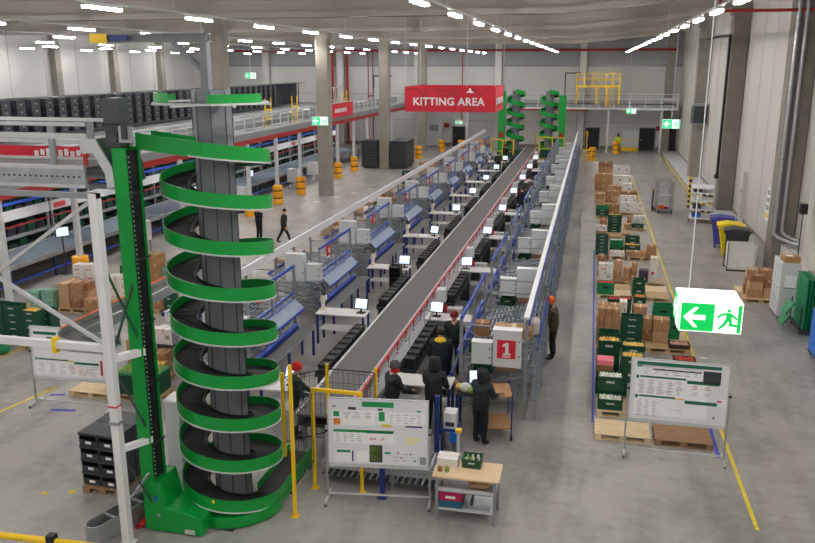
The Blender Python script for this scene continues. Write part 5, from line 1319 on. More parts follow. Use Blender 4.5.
# goods on pallets behind the left kitting line
seq = random.Random(11); BACKC = []
for k in range(-1, 8):
    U = 21.3 + P_ * k; o = ORD[k + 1]
    for j in range(2):
        y = U + 1.9 + j * 1.6
        px_ = -11.65 - .95 * j
        pallet('wood', px_, y, '%s behind the %s left flow rack from the spiral' % (['near', 'far'][j], o))
        zt = [0, 0]
        for c in range(2):
            kind = seq.choice(['b', 'b', 'c', 'b', 'w']); nn = seq.choice([1, 2, 2, 3])
            if kind == 'c': nn += 1
            for i in range(nn):
                sd += 1; hh = .3 if kind != 'c' else .22
                goods(kind, px_ + .05 + .57 * c, y + .12, .144 + i * hh, .52, .5, hh - .004, '%s, %s tier, %s stack, %s pallet behind %s left flow rack' % (CK[kind], TIERS[i], ['left', 'right'][c], ['near', 'far'][j], o), sd)
# dark tray stacks by the far column
b = MB(); b.box(-.62, .62, -.75, .75, 0, .20, 'tote'); b.box(-.66, .66, -.79, .79, .17, .23, 'slate')
TR = Proto(tag(b.build('stacking_tray'), 'x', 'tray'))
for c, (x, y) in enumerate(((-17.35, 62.9), (-15.0, 63.0), (-15.0, 64.6))):
    for i in range(9): TR.place((x, y, .144 + i * .231), 0, 'dark stacking tray, %s from bottom of the %s stack by the far column' % (ORD[i], ['left', 'right', 'rear right'][c]), 'dark trays stacked at the far column')
    pallet('woodd', x - .6, y - .4, 'under the %s dark tray stack at the far column' % ['left', 'right', 'rear right'][c])
goods('dr', 2.57, 21.9, 0, .57, .38, .14, 'flat dark tray of red produce on the floor beside the exit sign corner', 777)
# ------------------------------------------------------------------ people
def person(label, loc, rz, H=1.72, jacket='jacket', legs='trousers', hand_r=None, hand_l=None, lean=0.0, foot_r=None, foot_l=None, hat=None, hatmat=None, hood=False, mask=None, head_turn=0.0, head_pitch=0.0, shoes='black2', sleeves=None):
    """one continuous skinned figure facing local +y; hands close around what they hold"""
    s = H / 1.72
    def lp(p):                                   # lean the upper body forward about the hips
        x, y, z = p; dz = z - .95
        return (x * s, (y + math.sin(lean) * dz) * s, (.95 + dz * math.cos(lean)) * s)
    V = []; E = []; Rr = []; Z = []              # verts, edges, radii, zone
    def v(p, r, zone, parent=None, leanit=True):
        V.append(Vector(lp(p)) if leanit else Vector((p[0] * s, p[1] * s, p[2] * s))); Rr.append((r * s, r * s) if not isinstance(r, tuple) else (r[0] * s, r[1] * s)); Z.append(zone)
        if parent is not None: E.append((parent, len(V) - 1))
        return len(V) - 1
    pel = v((0, 0, .93), (.18, .15), 'leg')
    wai = v((0, .0, 1.06), (.2, .165), 'jac', pel); che = v((0, .0, 1.26), (.225, .175), 'jac', wai); col = v((0, -.01, 1.41), (.14, .115), 'jac', che)
    nec = v((0, .0, 1.475), (.058, .06), 'skin', col)
    ht = head_turn; hp_ = head_pitch
    def hd(x, y, z):                             # head coordinates about the top of the neck
        c, sn = math.cos(ht), math.sin(ht); cp, sp = math.cos(hp_), math.sin(hp_)
        y, z = y * cp + z * sp, z * cp - y * sp
        return (x * c - y * sn, x * sn + y * c + .015, 1.50 + z)
    h1 = v(hd(0, .015, .05), (.068, .075), 'skin', nec); h2 = v(hd(0, .01, .12), (.078, .095), 'skin', h1); h3 = v(hd(0, -.005, .175), (.062, .075), 'hair', h2)
    v(hd(0, .125, .085), .014, 'skin', h2); 
    for sx in (-1, 1): v(hd(sx * .085, -.005, .09), (.014, .02), 'skin', h2)
    for sx, foot in ((-1, foot_l), (1, foot_r)):
        f = foot or (sx * .11, .0)
        hip = v((sx * .095, 0, .88), (.108, .112), 'leg', pel, False)
        kn = v((sx * .10 + (f[0] - sx * .1) * .5, f[1] * .5 + .03, .50), (.076, .08), 'leg', hip, False)
        an = v((f[0], f[1] - .02, .10), (.058, .06), 'leg', kn, False)
        he = v((f[0], f[1] + .02, .045), (.042, .04), 'shoe', an, False); v((f[0] + sx * .02, f[1] + .16, .038), (.042, .034), 'shoe', he, False)
    for sx, hand in ((-1, hand_l), (1, hand_r)):
        hnd = Vector(hand or (sx * .27, .05, .80))
        sh = v((sx * .19, -.005, 1.375), (.095, .095), 'jac', col)
        S0 = Vector((sx * .215, 0, 1.36)); D = hnd - S0; L1, L2 = .29, .26; dist = min(D.length, .54)
        D.normalize(); a = (L1 * L1 - L2 * L2 + dist * dist) / (2 * dist); hh = math.sqrt(max(0, L1 * L1 - a * a))
        bend = Vector((sx * .35, -.5, -.8)); bend = (bend - D * bend.dot(D)).normalized()
        el = v(tuple(S0 + D * a + bend * hh), (.07, .07), 'jac', sh); wpos = S0 + D * dist
        wr = v(tuple(wpos), (.042, .04), 'jac', el)
        fw = (wpos - (S0 + D * a + bend * hh)).normalized()
        side = fw.cross(Vector((0, 0, 1))); side = side.normalized() if side.length > .1 else Vector((1, 0, 0))
        up = side.cross(fw)
        pm_ = v(tuple(wpos + fw * .075), (.036, .02), 'skin', wr)
        kb = wpos + fw * .095
        for q, (off, ln) in enumerate(((-.03, .062), (-.01, .075), (.01, .07), (.03, .055))):
            k1 = v(tuple(kb + side * off + fw * .01), .0095, 'skin', pm_)
            k2 = v(tuple(kb + side * off + fw * (.01 + ln * .5) - up * .008), .0088, 'skin', k1); v(tuple(kb + side * off * .9 + fw * (ln * .85) - up * .03), .008, 'skin', k2)
        t1 = v(tuple(wpos + fw * .05 - side * sx * .04), .011, 'skin', wr if False else pm_); v(tuple(wpos + fw * .085 - side * sx * .058 - up * .012), .0095, 'skin', t1)
    me = bpy.data.meshes.new('person'); me.from_pydata(V, E, []); me.update()
    o = bpy.data.objects.new('person', me); COL.objects.link(o)
    md = o.modifiers.new('skin', 'SKIN'); md.use_smooth_shade = True
    sv = me.skin_vertices[0].data
    for i, rr in enumerate(Rr): sv[i].radius = rr
    sv[0].use_root = True
    ss = o.modifiers.new('sub', 'SUBSURF'); ss.levels = 2; ss.render_levels = 2
    dg = bpy.context.evaluated_depsgraph_get(); m2 = bpy.data.meshes.new_from_object(o.evaluated_get(dg)); m2.name = 'person'
    o.modifiers.clear(); o.data = m2; bpy.data.meshes.remove(me)
    m2.materials.clear()
    zm = {'jac': jacket, 'leg': legs, 'skin': 'skin', 'hair': 'hair', 'shoe': shoes}
    keys = list(zm)
    for k in keys: m2.materials.append(M[zm[k]])
    # zone of each face = zone of the nearest bone, measured to the segment
    segs = []
    for a, c in E: segs.append((V[a], V[c], Z[c]))
    for p in m2.polygons:
        best = None; bd = 9
        for a, c, z in segs:
            ab = c - a; t = max(0, min(1, (p.center - a).dot(ab) / max(ab.length_squared, 1e-9))); d = (p.center - a - ab * t).length
            if d < bd: bd = d; best = z
        if best == 'leg' and p.center.z > .84 * s and p.center.z < 1.1 * s: best = 'jac'       # jacket hem falls over the hips
        p.material_index = keys.index(best); p.use_smooth = True
    o.location = loc; o.rotation_euler = (0, 0, rz)
    tag(o, label, 'person')
    # clothing and face details as children
    hc = Vector(lp(hd(0, .0, .125)))
    Rh = Matrix.Rotation(ht, 4, 'Z') @ Matrix.Rotation(-(hp_ + lean * .0), 4, 'X')
    def child(b, name, lbl=None):
        c = b.build(name, o); c.matrix_local = Matrix.Translation(hc) @ Rh
        if lbl: c['label'] = lbl
        return c
    b = MB(); 
    for sx in (-1, 1): b.ball((sx * .034 * s, .088 * s, .0), .010 * s, 'black2', 8)
    child(b, 'eyes')
    b = MB(); b.ball((0, .094 * s, -.068 * s), .016 * s, 'ink_red', 8, (1.3, .5, .35)); child(b, 'mouth')
    if hat:
        b = MB(); pr = [(.112, -.03), (.12, -.015), (.118, .04), (.102, .09), (.066, .125), (.022, .14), (.004, .142)]
        b.lathe([(r_ * s, z_ * s) for r_, z_ in pr], hatmat, 16)
        if hat == 'cap': b.box(-.07 * s, .07 * s, .07 * s, .19 * s, .0, .012 * s, hatmat)
        c = child(b, hat, None); 
    else:
        b = MB(); pr = [(.094, -.03), (.100, .0), (.098, .04), (.082, .085), (.05, .11), (.004, .118)]
        b.lathe([(r_ * s, z_ * s) for r_, z_ in pr], 'hair' if not hood else jacket, 16); child(b, 'hair' if not hood else 'hood_top')
    if hood:
        b = MB(); n = 18; vs = []
        for (r_, z_) in ((.155, -.16), (.14, -.08), (.128, .0), (.122, .06), (.10, .115), (.05, .142), (.006, .146)):
            for i in range(n + 1):
                t = PI * .72 + (2 * PI - .44 * PI) * i / n; t = PI / 2 + .22 * PI + (2 * PI - .44 * PI) * i / n
                vs.append((r_ * s * math.cos(t), r_ * s * math.sin(t) * 1.05, z_ * s))
        fs = [(j * (n + 1) + i, j * (n + 1) + i + 1, (j + 1) * (n + 1) + i + 1, (j + 1) * (n + 1) + i) for j in range(6) for i in range(n)]
        b.add(vs, fs, jacket, True); c = child(b, 'hood')
        sm_ = c.modifiers.new('thickness', 'SOLIDIFY'); sm_.thickness = .012
    if mask:
        b = MB(); b.lathe([(.094 * s, -.13 * s), (.1 * s, -.10 * s), (.100 * s, -.055 * s), (.092 * s, -.03 * s)], mask, 16); child(b, 'face_scarf')
    return o
person('person in a red beanie and dark jacket standing behind the yellow fence by the spiral', (-6.05, 15.35, 0), -1.2, 1.74, 'jacket2', 'jeans', (.16, .36, 1.02), (-.12, .38, 1.0), .08, hat='beanie', hatmat='redknit', head_turn=-.3)
person('person in a grey beanie with a red scarf over the face, working at the belt', (-4.0, 15.95, 0), -.9, 1.72, 'jacket', 'trousers', (.14, .40, 1.05), (-.14, .36, 1.0), .1, hat='beanie', hatmat='greyknit', mask='redknit', head_turn=-.2)
o = person('person in a dark jacket with a yellow hood lining, seen from behind', (-3.35, 18.3, 0), .1, 1.78, 'jacket', 'jeans', (.18, .34, 1.0), (-.18, .34, 1.0), .1, head_pitch=-.25)
b = MB(); b.ball((0, -.06, 1.50), .13, 'yellow', 12, (1.15, .8, .55)); b.build('hood_lining', o)['label'] = 'yellow hood lining'
person('person in a plain dark padded jacket with back to the camera, nearest the front whiteboard', (-3.1, 16.15, 0), -.15, 1.8, 'jacket', 'trousers', (.2, .34, 1.02), (-.16, .36, 1.0), .08, hood=True, head_pitch=-.1)
person('person in a dark red beanie facing the camera beside the blue rails', (-3.28, 19.9, 0), PI + .15, 1.74, 'jacket2', 'jeans', (.18, .3, .98), (-.2, .26, .95), .05, hat='beanie', hatmat='dredknit', head_turn=.1)
person('hooded person in a dark coat holding a brown board at the first right flow rack', (-2.02, 15.92, 0), -.5, 1.72, 'jacket', 'trousers', (.15, .40, 1.08), (-.12, .38, 1.02), .12, hood=True, head_pitch=-.3)
b = MB(); b.box(-.14, .14, -.1, .1, 0, .02, 'carton'); single('cardboard', b, 'small brown board held by the hooded person', 'cardboard', (-1.72, 16.28, 1.10), .4)
person('person in an orange beanie half hidden behind the wire side of the right line', (-.74, 21.6, 0), 1.45, 1.8, 'jacket3', 'trousers', (.12, .4, 1.1), (-.12, .42, 1.25), .16, hat='beanie', hatmat='orange')
person('person in black standing still with folded arms in the open left aisle', (-15.1, 34.6, 0), -.4, 1.62, 'jacket', 'trousers', (-.02, .2, 1.2), (.02, .22, 1.15), .0, hat='cap', hatmat='black')
person('person in a dark green coat walking to the right in the open left aisle', (-13.75, 34.3, 0), -PI / 2 + .2, 1.62, 'jacket2', 'trousers', (.22, .2, .85), (-.2, -.12, .85), .14, foot_r=(.09, .36), foot_l=(-.09, -.34), head_pitch=-.2)
person('far person in black beside the farthest left worktables', (-6.75, 60.2, 0), .4, 1.74, 'jacket', 'trousers', (.16, .36, 1.0), (-.16, .36, 1.0), .1, hat='beanie', hatmat='black')
person('far person in black with dark red cap near the far green lift', (-6.9, 66.2, 0), -.6, 1.74, 'jacket', 'trousers', (.16, .36, 1.0), (-.16, .36, 1.0), .1, hat='cap', hatmat='dredknit')
person('far person in a brown jacket bent over a worktable right of the belt', (-3.45, 47.0, 0), -1.0, 1.72, 'jacket3', 'trousers', (.16, .4, .98), (-.16, .4, .98), .3)
person('far person in dark clothes right of the belt, nearer than the brown jacket', (-3.45, 42.9, 0), .5, 1.72, 'jacket', 'trousers', (.16, .4, 1.0), (-.16, .4, 1.0), .15)
person('tiny far person in a yellow vest standing at the back wall', (2.45, 79.2, 0), PI, 1.74, 'vest', 'trousers', None, None, 0, hat='cap', hatmat='black')
# goods in the first right flow rack and around the packers
def small_goods(items, lab0, grp):
    for i, (kind, x, y, z, w, d, h, nm) in enumerate(items): goods(kind, x, y, z, w, d, h, nm, 900 + i)
small_goods([('b', -2.0, 17.75, 1.86, .9, .5, .2, 'long brown carton lying across the top of the first right flow rack'),
  ('b', -2.52, 18.4, 1.62, .34, .3, .34, 'tilted brown carton standing on the first right flow rack by the blue rail'),
  ('wr', -1.28, 18.3, 1.80, .28, .4, .3, 'white carton with red marks at the outer side of the first right flow rack'),
  ('c', -2.55, 17.7, 1.45, .5, .4, .2, 'dark green crate under the long brown carton in the first right flow rack')], '', '')
for k in range(9):
    V = 17.4 + Q_ * k
    for j, (kk, x, y, z) in enumerate((('c', -2.45, .35, .89), ('b', -1.9, .35, 1.0), ('c', -2.45, 1.4, .89), ('b', -1.95, 1.5, 1.0), ('c', -2.45, 2.6, .89), ('g', -1.9, 2.7, 1.0))):
        goods(kk, x, V + y, z + .02, .42, .5, .22, '%s, %s along the middle deck of the %s right flow rack' % (CK[kk], ORD[j], ORD[k]), 1200 + k * 10 + j)
b = MB()
r = thing('produce_bag', 'pale bag of vegetables on the scan table between the workers', 'bag', (-2.45, 16.5, .95))
b.ball((0, 0, .1), .12, 'p_white', 10, (1.2, 1, .9)); b.ball((-.14, .05, .08), .09, 'p_yellow', 10); b.ball((.13, -.06, .07), .08, 'p_green', 10); b.build('contents', r)
b = MB(); b.box(-.17, .17, -.12, .12, 0, .25, 'carton'); single('carton', b, 'brown carton held low between the yellow hooded worker and the rack', 'box', (-2.98, 18.75, .0), .2)
# ------------------------------------------------------------------ right side equipment
r = thing('roll_cage', 'grey wire roll cage with an orange bundle inside in the right aisle', 'trolley', (4.15, 46.7, 0), .12)
b = MB(); b.box(-.42, .42, -.55, .55, .18, .23, 'steel2'); b.build('base', r)
for sx in (-.42, .42):
    b = MB()
    for k in range(9): y = -.52 + k * .13; b.box(sx - .01, sx + .01, y - .01, y + .01, .23, 1.75, 'steel')
    for z in (.5, .9, 1.3, 1.73): b.box(sx - .01, sx + .01, -.54, .54, z, z + .03, 'steel')
    b.build('side_gate', r)
b = MB()
for k in range(7): x = -.4 + k * .13; b.box(x - .01, x + .01, .53, .55, .23, 1.75, 'steel')
for z in (.5, .9, 1.3, 1.73): b.box(-.42, .42, .53, .55, z, z + .03, 'steel')
b.build('back_gate', r)
for x in (-.36, .36):
    for y in (-.46, .46):
        b = MB(); b.cyl((x - .02, y, .075), (x + .02, y, .075), .075, 'black', 12); b.box(x - .03, x + .03, y - .03, y + .03, .1, .18, 'dark'); b.build('castor', r)
b = MB(); b.box(-.38, .38, -.5, .5, .95, .98, 'steel'); b.build('shelf', r)
b = MB(); b.box(.43, .45, -.3, -.26, .9, 1.5, 'red'); b.build('red_handle', r)
b = MB(); b.ball((-.18, -.3, .14), .14, 'orange', 10, (1.2, 1, .9)); b.ball((.1, -.25, .09), .1, 'red', 10, (1.5, 1, .8)); single('bundle', b, 'orange and red bundle on the floor of the grey roll cage', 'bundle', (4.15, 46.6, .23))
r = thing('hand_truck', 'dark folded trolley standing left of the grey roll cage', 'trolley', (3.6, 47.5, 0))
b = MB(); b.box(-.03, .03, -.3, .3, .15, 1.2, 'dark'); b.box(-.04, .04, -.3, .3, 1.1, 1.2, 'amber'); b.build('frame', r)
for y in (-.25, .25):
    b = MB(); b.cyl((-.03, y, .09), (.03, y, .09), .09, 'black', 12); b.build('wheel', r)
b = MB(); b.box(-.05, .16, -.3, .3, .1, .14, 'dark'); b.build('toe_plate', r)
r = thing('shelf_trolley', 'white four shelf trolley on castors by the right wall', 'trolley', (5.85, 44.4, 0), -.12)
for z in (.22, .68, 1.12, 1.55, 1.82):
    b = MB(); b.box(-.58, .58, -.75, .75, z, z + .04, 'white'); b.build('shelf', r)
for x in (-.57, .57):
    for y in (-.74, .74):
        b = MB(); b.cyl((x, y, .15), (x, y, 1.95), .018, 'steel', 8); b.build('upright', r)
        b = MB(); b.cyl((x - .02, y, .075), (x + .02, y, .075), .075, 'dark', 12); b.box(x - .02, x + .02, y - .02, y + .02, .08, .2, 'dark'); b.build('castor', r)
for i, (x, y, z, m_, nm) in enumerate(((5.4, 44.0, .26, 'blueb', 'blue box on the lowest shelf of the white trolley'), (5.4, 43.9, .72, 'dark', 'dark box on the second shelf of the white trolley'), (5.95, 43.9, 1.16, 'wcarton', 'white box on the third shelf of the white trolley'), (5.4, 44.0, 1.59, 'slate', 'slate box on the upper shelf of the white trolley'))):
    b = MB(); b.box(0, .4, 0, .5, 0, .2, m_); b.box(-.01, .41, -.01, .51, .16, .2, m_); single('storage_box', b, nm, 'box', (x, y, z))
for i, (x, y, h) in enumerate(((5.72, 48.6, 1.9), (6.05, 47.7, 1.5), (6.35, 47.3, 1.5), (6.62, 46.8, 1.35))):
    b = MB()
    for q in range(int(h / .15)): b.lathe([(.09, q * .15), (.09, q * .15 + .15)], 'yellow' if q % 2 else 'black', 12)
    single('bollard', b, 'yellow and black striped bollard behind the white trolley, %s from the left' % ORD[i], 'bollard', (x, y, 0))
def wheelie(name, label, x, y, rz, body, lid):
    r = thing(name, label, 'bin', (x, y, 0), rz)
    b = MB(); vs = []
    for z, a, c0, c1 in ((.12, .20, -.22, .24), (.98, .29, -.36, .30)):
        for px, py in ((-a, c0), (a, c0), (a, c1), (-a, c1)): vs.append((px, py, z))
    b.add(vs, [(3, 2, 1, 0), (4, 5, 6, 7), (0, 1, 5, 4), (1, 2, 6, 5), (2, 3, 7, 6), (3, 0, 4, 7)], body); b.box(-.32, .32, -.39, .33, .94, 1.0, body); b.build('body', r, bev=.02)
    b = MB(); b.prism([(-.33, -.42, 1.0), (-.33, .36, 1.0), (-.33, .34, 1.07), (-.33, -.1, 1.13), (-.33, -.42, 1.06)], (.66, 0, 0), lid); b.build('lid', r, bev=.02)
    b = MB(); b.cyl((-.28, .40, 1.02), (.28, .40, 1.02), .025, lid, 8); b.build('handle', r)
    for sx in (-.25, .25):
        b = MB(); b.cyl((sx - .03, .26, .1), (sx + .03, .26, .1), .1, 'black', 14); b.build('wheel', r)
    b = MB(); b.box(-.2, .2, -.22, -.16, 0, .12, body); b.build('foot', r)
    return r
wheelie('wheelie_bin', 'blue wheelie bin farthest in the row of bins by the right wall', 6.0, 37.9, -PI / 2 - .1, 'bluebin', 'bluebin')
wheelie('wheelie_bin', 'yellow wheelie bin in the middle of the row by the right wall', 6.1, 36.3, -PI / 2 - .1, 'yellowbin', 'yellowbin')
wheelie('wheelie_bin', 'dark grey wheelie bin nearest in the row, behind the white sack', 6.2, 35.1, -PI / 2 - .1, 'darkbin', 'darkbin')
for o in list(bpy.data.objects):
    if o.name.startswith('wheelie_bin'): o.scale = (1.3, 1.4, 1.3)
r = thing('sack_holder', 'open white sack hung in a black stand in front of the dark bin', 'sack', (6.1, 33.7, 0))
b = MB(); open_box(b, -.48, .48, -.36, .36, .06, 1.08, .02, 'sack'); b.build('sack', r, bev=.03)
b = MB()
for x in (-.52, .52):
    for y in (-.38, .38):
        b = MB(); b.cyl((x, y, 0), (x, y, 1.3 if y > 0 else 1.15), .018, 'black' if x < 0 else 'white', 8); b.build('stand_post', r)
for y in (-.38, .38):
    b = MB(); b.box(-.52, .52, y - .01, y + .01, .0, .05, 'black'); b.build('stand_foot', r)
# cardboard heap
pallet('wood', 5.46, 28.7, 'under the heap of cartons by the lockers'); 
PAL['woodl'].place((5.42, 29.65, 0), 0, 'pale new wooden pallet behind the heap of cartons by the lockers', 'wooden pallets')
HEAP = [(5.75, 29.5, .144, .5, .4, .28), (6.3, 29.5, .144, .42, .4, .34), (5.72, 29.95, .144, .5, .45, .3), (6.25, 29.95, .144, .48, .45, .3), (5.78, 29.55, .424, .46, .36, .26), (6.28, 29.55, .484, .4, .36, .22), (5.75, 30.0, .444, .46, .4, .26), (6.24, 30.0, .444, .46, .4, .3), (5.8, 29.58, .69, .5, .4, .22), (6.2, 30.02, .744, .4, .4, .28), (5.78, 30.05, .704, .38, .36, .3)]
for i, (x, y, z, w, d, h) in enumerate(HEAP):
    b = MB(); b.box(-w / 2, w / 2, -d / 2, d / 2, 0, h, ['carton', 'carton2', 'carton3'][i % 3]); b.box(-.03, .03, -d / 2 - .002, d / 2 + .002, h - .002, h + .002, 'tape')
    single('carton', b, 'brown empty carton in the heap by the lockers, %s' % ['bottom front left', 'bottom front right', 'bottom rear left', 'bottom rear right', 'middle front left', 'middle front right', 'middle rear left', 'middle rear right', 'topmost at the front', 'topmost at rear right', 'topmost at rear left'][i], 'box', (x + w / 2 - .14, y + d / 2 - .6, z), .1 * math.sin(i * 5), 'cartons in the heap')
r = thing('locker', 'pale grey locker cabinet on castors with a paper on its side, by the right wall', 'locker', (6.17, 26.85, 0))
b = MB(); b.box(0, .56, 0, 1.15, .12, 1.9, 'offwhite'); b.build('body', r, bev=.008)
for j in range(3):
    for i in range(5):
        b = MB(); b.box(-.012, 0, .03 + j * .375, .375 + j * .375, .15 + i * .345, .48 + i * .345, 'offwhite'); dr = b.build('door', r); b = MB(); b.box(-.02, -.012, .3 + j * .375, .33 + j * .375, .3 + i * .345, .34 + i * .345, 'dark'); b.build('lock', dr)
b = MB(); b.box(.12, .46, -.006, 0, 1.1, 1.5, 'paper'); b.build('paper_notice', r)
b = MB(); b.box(.12, .46, -.010, -.006, 1.07, 1.1, 'ink_green2'); b.build('notice_edge', r)
for x in (.06, .5):
    for y in (.08, 1.07):
        b = MB(); b.cyl((x - .015, y, .05), (x + .015, y, .05), .05, 'dark', 10); b.box(x - .02, x + .02, y - .02, y + .02, .06, .12, 'dark'); b.build('castor', r)
b = MB(); b.box(0, .5, 0, .45, 0, .2, 'carton'); b.box(.1, .3, .1, .3, .2, .204, 'paper'); single('carton', b, 'brown carton with a white label on top of the lockers', 'box', (6.21, 26.9, 1.9))
def panel_rack(label, x, y, col_, n, L, h, rz):
    r = thing('panel_trolley', label, 'trolley', (x, y, 0), rz)
    b = MB(); b.box(0, .6, 0, L, .14, .18, 'dark'); b.build('base', r)
    for px in (.05, .55):
        for py in (.08, L - .08):
            b = MB(); b.cyl((px - .015, py, .06), (px + .015, py, .06), .06, 'dark', 10); b.box(px - .02, px + .02, py - .02, py + .02, .08, .14, 'dark'); b.build('castor', r)
    for i in range(n):
        b = MB(); X = .1 + i * .09; b.box(X, X + .04, .04, L - .04, .18, h, col_)
        for k in range(5): b.box(X - .012, X, .1 + k * (L - .3) / 5, .14 + k * (L - .3) / 5, .3, h - .1, col_)
        b.build('panel', r)
    for py in (0, L - .03):
        b = MB(); b.box(0, .03, py, py + .03, .18, .9, 'black'); b.build('handle', r)
    return r
panel_rack('trolley of tall bright green plastic panels against the right wall', 6.5, 25.3, 'greenl', 4, 1.3, 1.75, 0)
panel_rack('trolley of tall blue plastic panels right of the green panels', 6.78, 24.0, 'blueb', 4, 1.2, 1.7, 0)
for i in range(2):
    b = MB(); b.prism([(0, 0, 0), (.42, 0, 0), (.42, 0, .04), (0, 0, .04)], (0, .5, 0), 'greenl'); o = single('plastic_lid', b, 'green plastic lid leaning on the green panel trolley, %s one' % ['upper', 'lower'][i], 'lid', (6.1, 25.35 + .3 * i, .18 + .45 * (1 - i)), 0); o.rotation_euler = (0, -1.0, .1)
for i in range(6):
    b = MB(); open_box(b, 0, .62, 0, .8, 0, .22, .02, 'blueb'); b.box(-.015, .635, -.015, .815, .18, .22, 'blueb'); single('crate', b, 'bright blue crate, %s of the stack at the right edge' % (TIERS[i] if i < 5 else 'top'), 'crate', (6.38, 22.85, .16 + i * .20), 0, 'blue crates at the right edge')
b = MB(); b.box(0, .66, 0, .84, .12, .16, 'dark')
for x in (.08, .58):
    for y in (.1, .74): b.cyl((x - .02, y, .06), (x + .02, y, .06), .06, 'black', 10); 
single('dolly', b, 'black wheeled dolly under the bright blue crates', 'dolly', (6.36, 22.83, 0))
b = MB(); b.box(0, .6, 0, .7, 0, .12, 'carton'); single('carton', b, 'flat brown carton on top of the bright blue crates', 'box', (6.39, 22.88, 1.38))

# ------------------------------------------------------------------ far end: green lifts, fence, back walkway
def far_lift(label, cx, cy, mast_s):
    r = thing('spiral_lift', label, 'spiral conveyor', (cx, cy, 0))
    b = MB(); b.cyl((0, 0, 0), (0, 0, 5.9), .34, 'col', 12); b.build('centre_column', r)
    for nm, prof, mt in (('outer_guard', [(.78, 0), (.8, 0), (.8, .36), (.78, .36)], 'green'), ('slat_chain', [(.4, .05), (.78, .05), (.78, .08), (.4, .08)], 'slat')):
        b = MB(); N = 5 * 20; k = 4; vs = []
        for j in range(N + 1):
            t = j / 20.0; a = -PI / 2 - 2 * PI * t
            for rad, dz in prof: vs.append((rad * math.cos(a), rad * math.sin(a), .8 + .98 * t + dz))
        fs = [(j * k + i, j * k + (i + 1) % k, (j + 1) * k + (i + 1) % k, (j + 1) * k + i) for j in range(N) for i in range(k)]
        b.add(vs, fs, mt); b.build(nm, r)
    b = MB(); b.box(-.9, .9, -.8, .8, 0, .75, 'greend'); b.build('base', r)
    b = MB(); x = mast_s * 1.15; b.box(x - .3, x + .3, -.9, -.4, 0, 5.55 if mast_s > 0 else 5.9, 'green'); b.build('lift_mast', r)
    b = MB(); b.prism([(x - .25, -.93, 1.9), (x + .25, -.93, 1.9), (x + .12, -.93, 2.4), (x - .12, -.93, 2.4)], (0, .03, 0), 'redd'); b.build('red_cover', r)
    return r
far_lift('left far green spiral lift, half hidden by the red banner', -6.7, 72.5, -1)
far_lift('right far green spiral lift with a tall green mast at the end of the belt', -3.75, 72.0, 1)
r = thing('safety_fence', 'yellow safety fence around the far end of the belt', 'fence', (0, 0, 0))
for x, y in ((-8.3, 68.4), (-7.2, 67.0), (-6.3, 67.0), (-5.0, 74.2), (-4.4, 70.6), (-3.3, 70.3), (-2.3, 70.3)):
    b = MB(); b.box(x - .05, x + .05, y - .05, y + .05, 0, 2.1, 'yellow'); b.build('post', r)
for p, q in (((-7.2, 67.0, 0), (-6.3, 67.0, 0)), ((-4.4, 70.6, 0), (-3.3, 70.3, 0)), ((-3.3, 70.3, 0), (-2.3, 70.3, 0)), ((-8.3, 68.4, 0), (-7.2, 67.0, 0))):
    b = MB(); b.beam((p[0], p[1], 2.05), (q[0], q[1], 2.05), .08, .08, 'yellow'); b.beam((p[0], p[1], 1.1), (q[0], q[1], 1.1), .05, .05, 'yellow'); b.beam((p[0], p[1], .25), (q[0], q[1], .25), .05, .05, 'yellow'); b.build('rail', r)
r = thing('walkway', 'raised grey walkway with white railing across the back of the hall', 'walkway', (0, 78.5, 0))
b = MB(); b.box(-18, 7.6, 0, 2.4, 4.15, 4.5, 'steel2'); b.build('deck', r)
b = MB(); b.box(-18, 7.6, -.06, 0, 4.05, 4.2, 'white'); b.build('edge_trim', r)
b = MB(); b.box(-18, -.5, .0, .15, 3.9, 4.15, 'redd'); b.build('edge_beam', r)
for z in (4.95, 5.45):
    b = MB(); b.box(-18, 7.6, -.03, .02, z, z + .06, 'white'); b.build('rail', r)
for k in range(19):
    b = MB(); x = -17.9 + 1.41 * k; b.box(x - .035, x + .035, -.04, .03, 4.2, 5.5, 'white'); b.build('rail_post', r)
b = MB(); b.box(-18, 7.6, .9, 1.9, 4.7, 5.0, 'steel'); b.box(-18, 7.6, .88, .95, 4.95, 5.1, 'lightgrey'); b.box(-18, 7.6, 1.85, 1.92, 4.95, 5.1, 'lightgrey'); b.build('walkway_conveyor', r)
for x in (-17, -12, -8, 1.4, 6.2):
    b = MB(); b.box(x - .09, x + .09, .1, .28, 0, 4.15, 'lightgrey'); b.build('post', r)
b = MB()
for k in range(12): b.box(-13.8 + k * .5, -13.7 + k * .5, .5, 2.2, 5.0 + .25 * math.sin(k * .5), 5.06 + .25 * math.sin(k * .5), 'steel')
b.build('curve_section', r)
r = thing('crossover_platform', 'yellow railed crossover platform above the back walkway', 'platform', (0, 77.6, 0))
b = MB(); b.box(-1.7, 2.3, 0, 1.6, 6.1, 6.25, 'yellow'); b.build('deck', r)
for x in (-1.65, -.95, -.25, .4, 1.0, 1.6, 2.26):
    for y in (0, 1.55):
        b = MB(); b.box(x - .04, x + .04, y, y + .05, 6.25, 7.35, 'yellow'); b.build('rail_post', r)
for z in (6.8, 7.3):
    b = MB(); b.box(-1.7, 2.3, 0, .05, z, z + .06, 'yellow'); b.box(-1.7, 2.3, 1.55, 1.6, z, z + .06, 'yellow'); b.box(-1.72, -1.68, 0, 1.6, z, z + .06, 'yellow'); b.box(2.28, 2.32, 0, 1.6, z, z + .06, 'yellow'); b.build('rail', r)
for x in (-1.6, .2, 1.1, 2.2):
    b = MB(); b.box(x - .07, x + .07, .02, .16, 4.5, 6.1, 'yellow'); b.build('leg', r)
b = MB()
for k in range(8): b.box(.9 + k * .0, 1.7, -.1 - k * .2, .05 - k * .2, 6.0 - k * .22, 6.04 - k * .22, 'yellow')
b.build('stair', r)
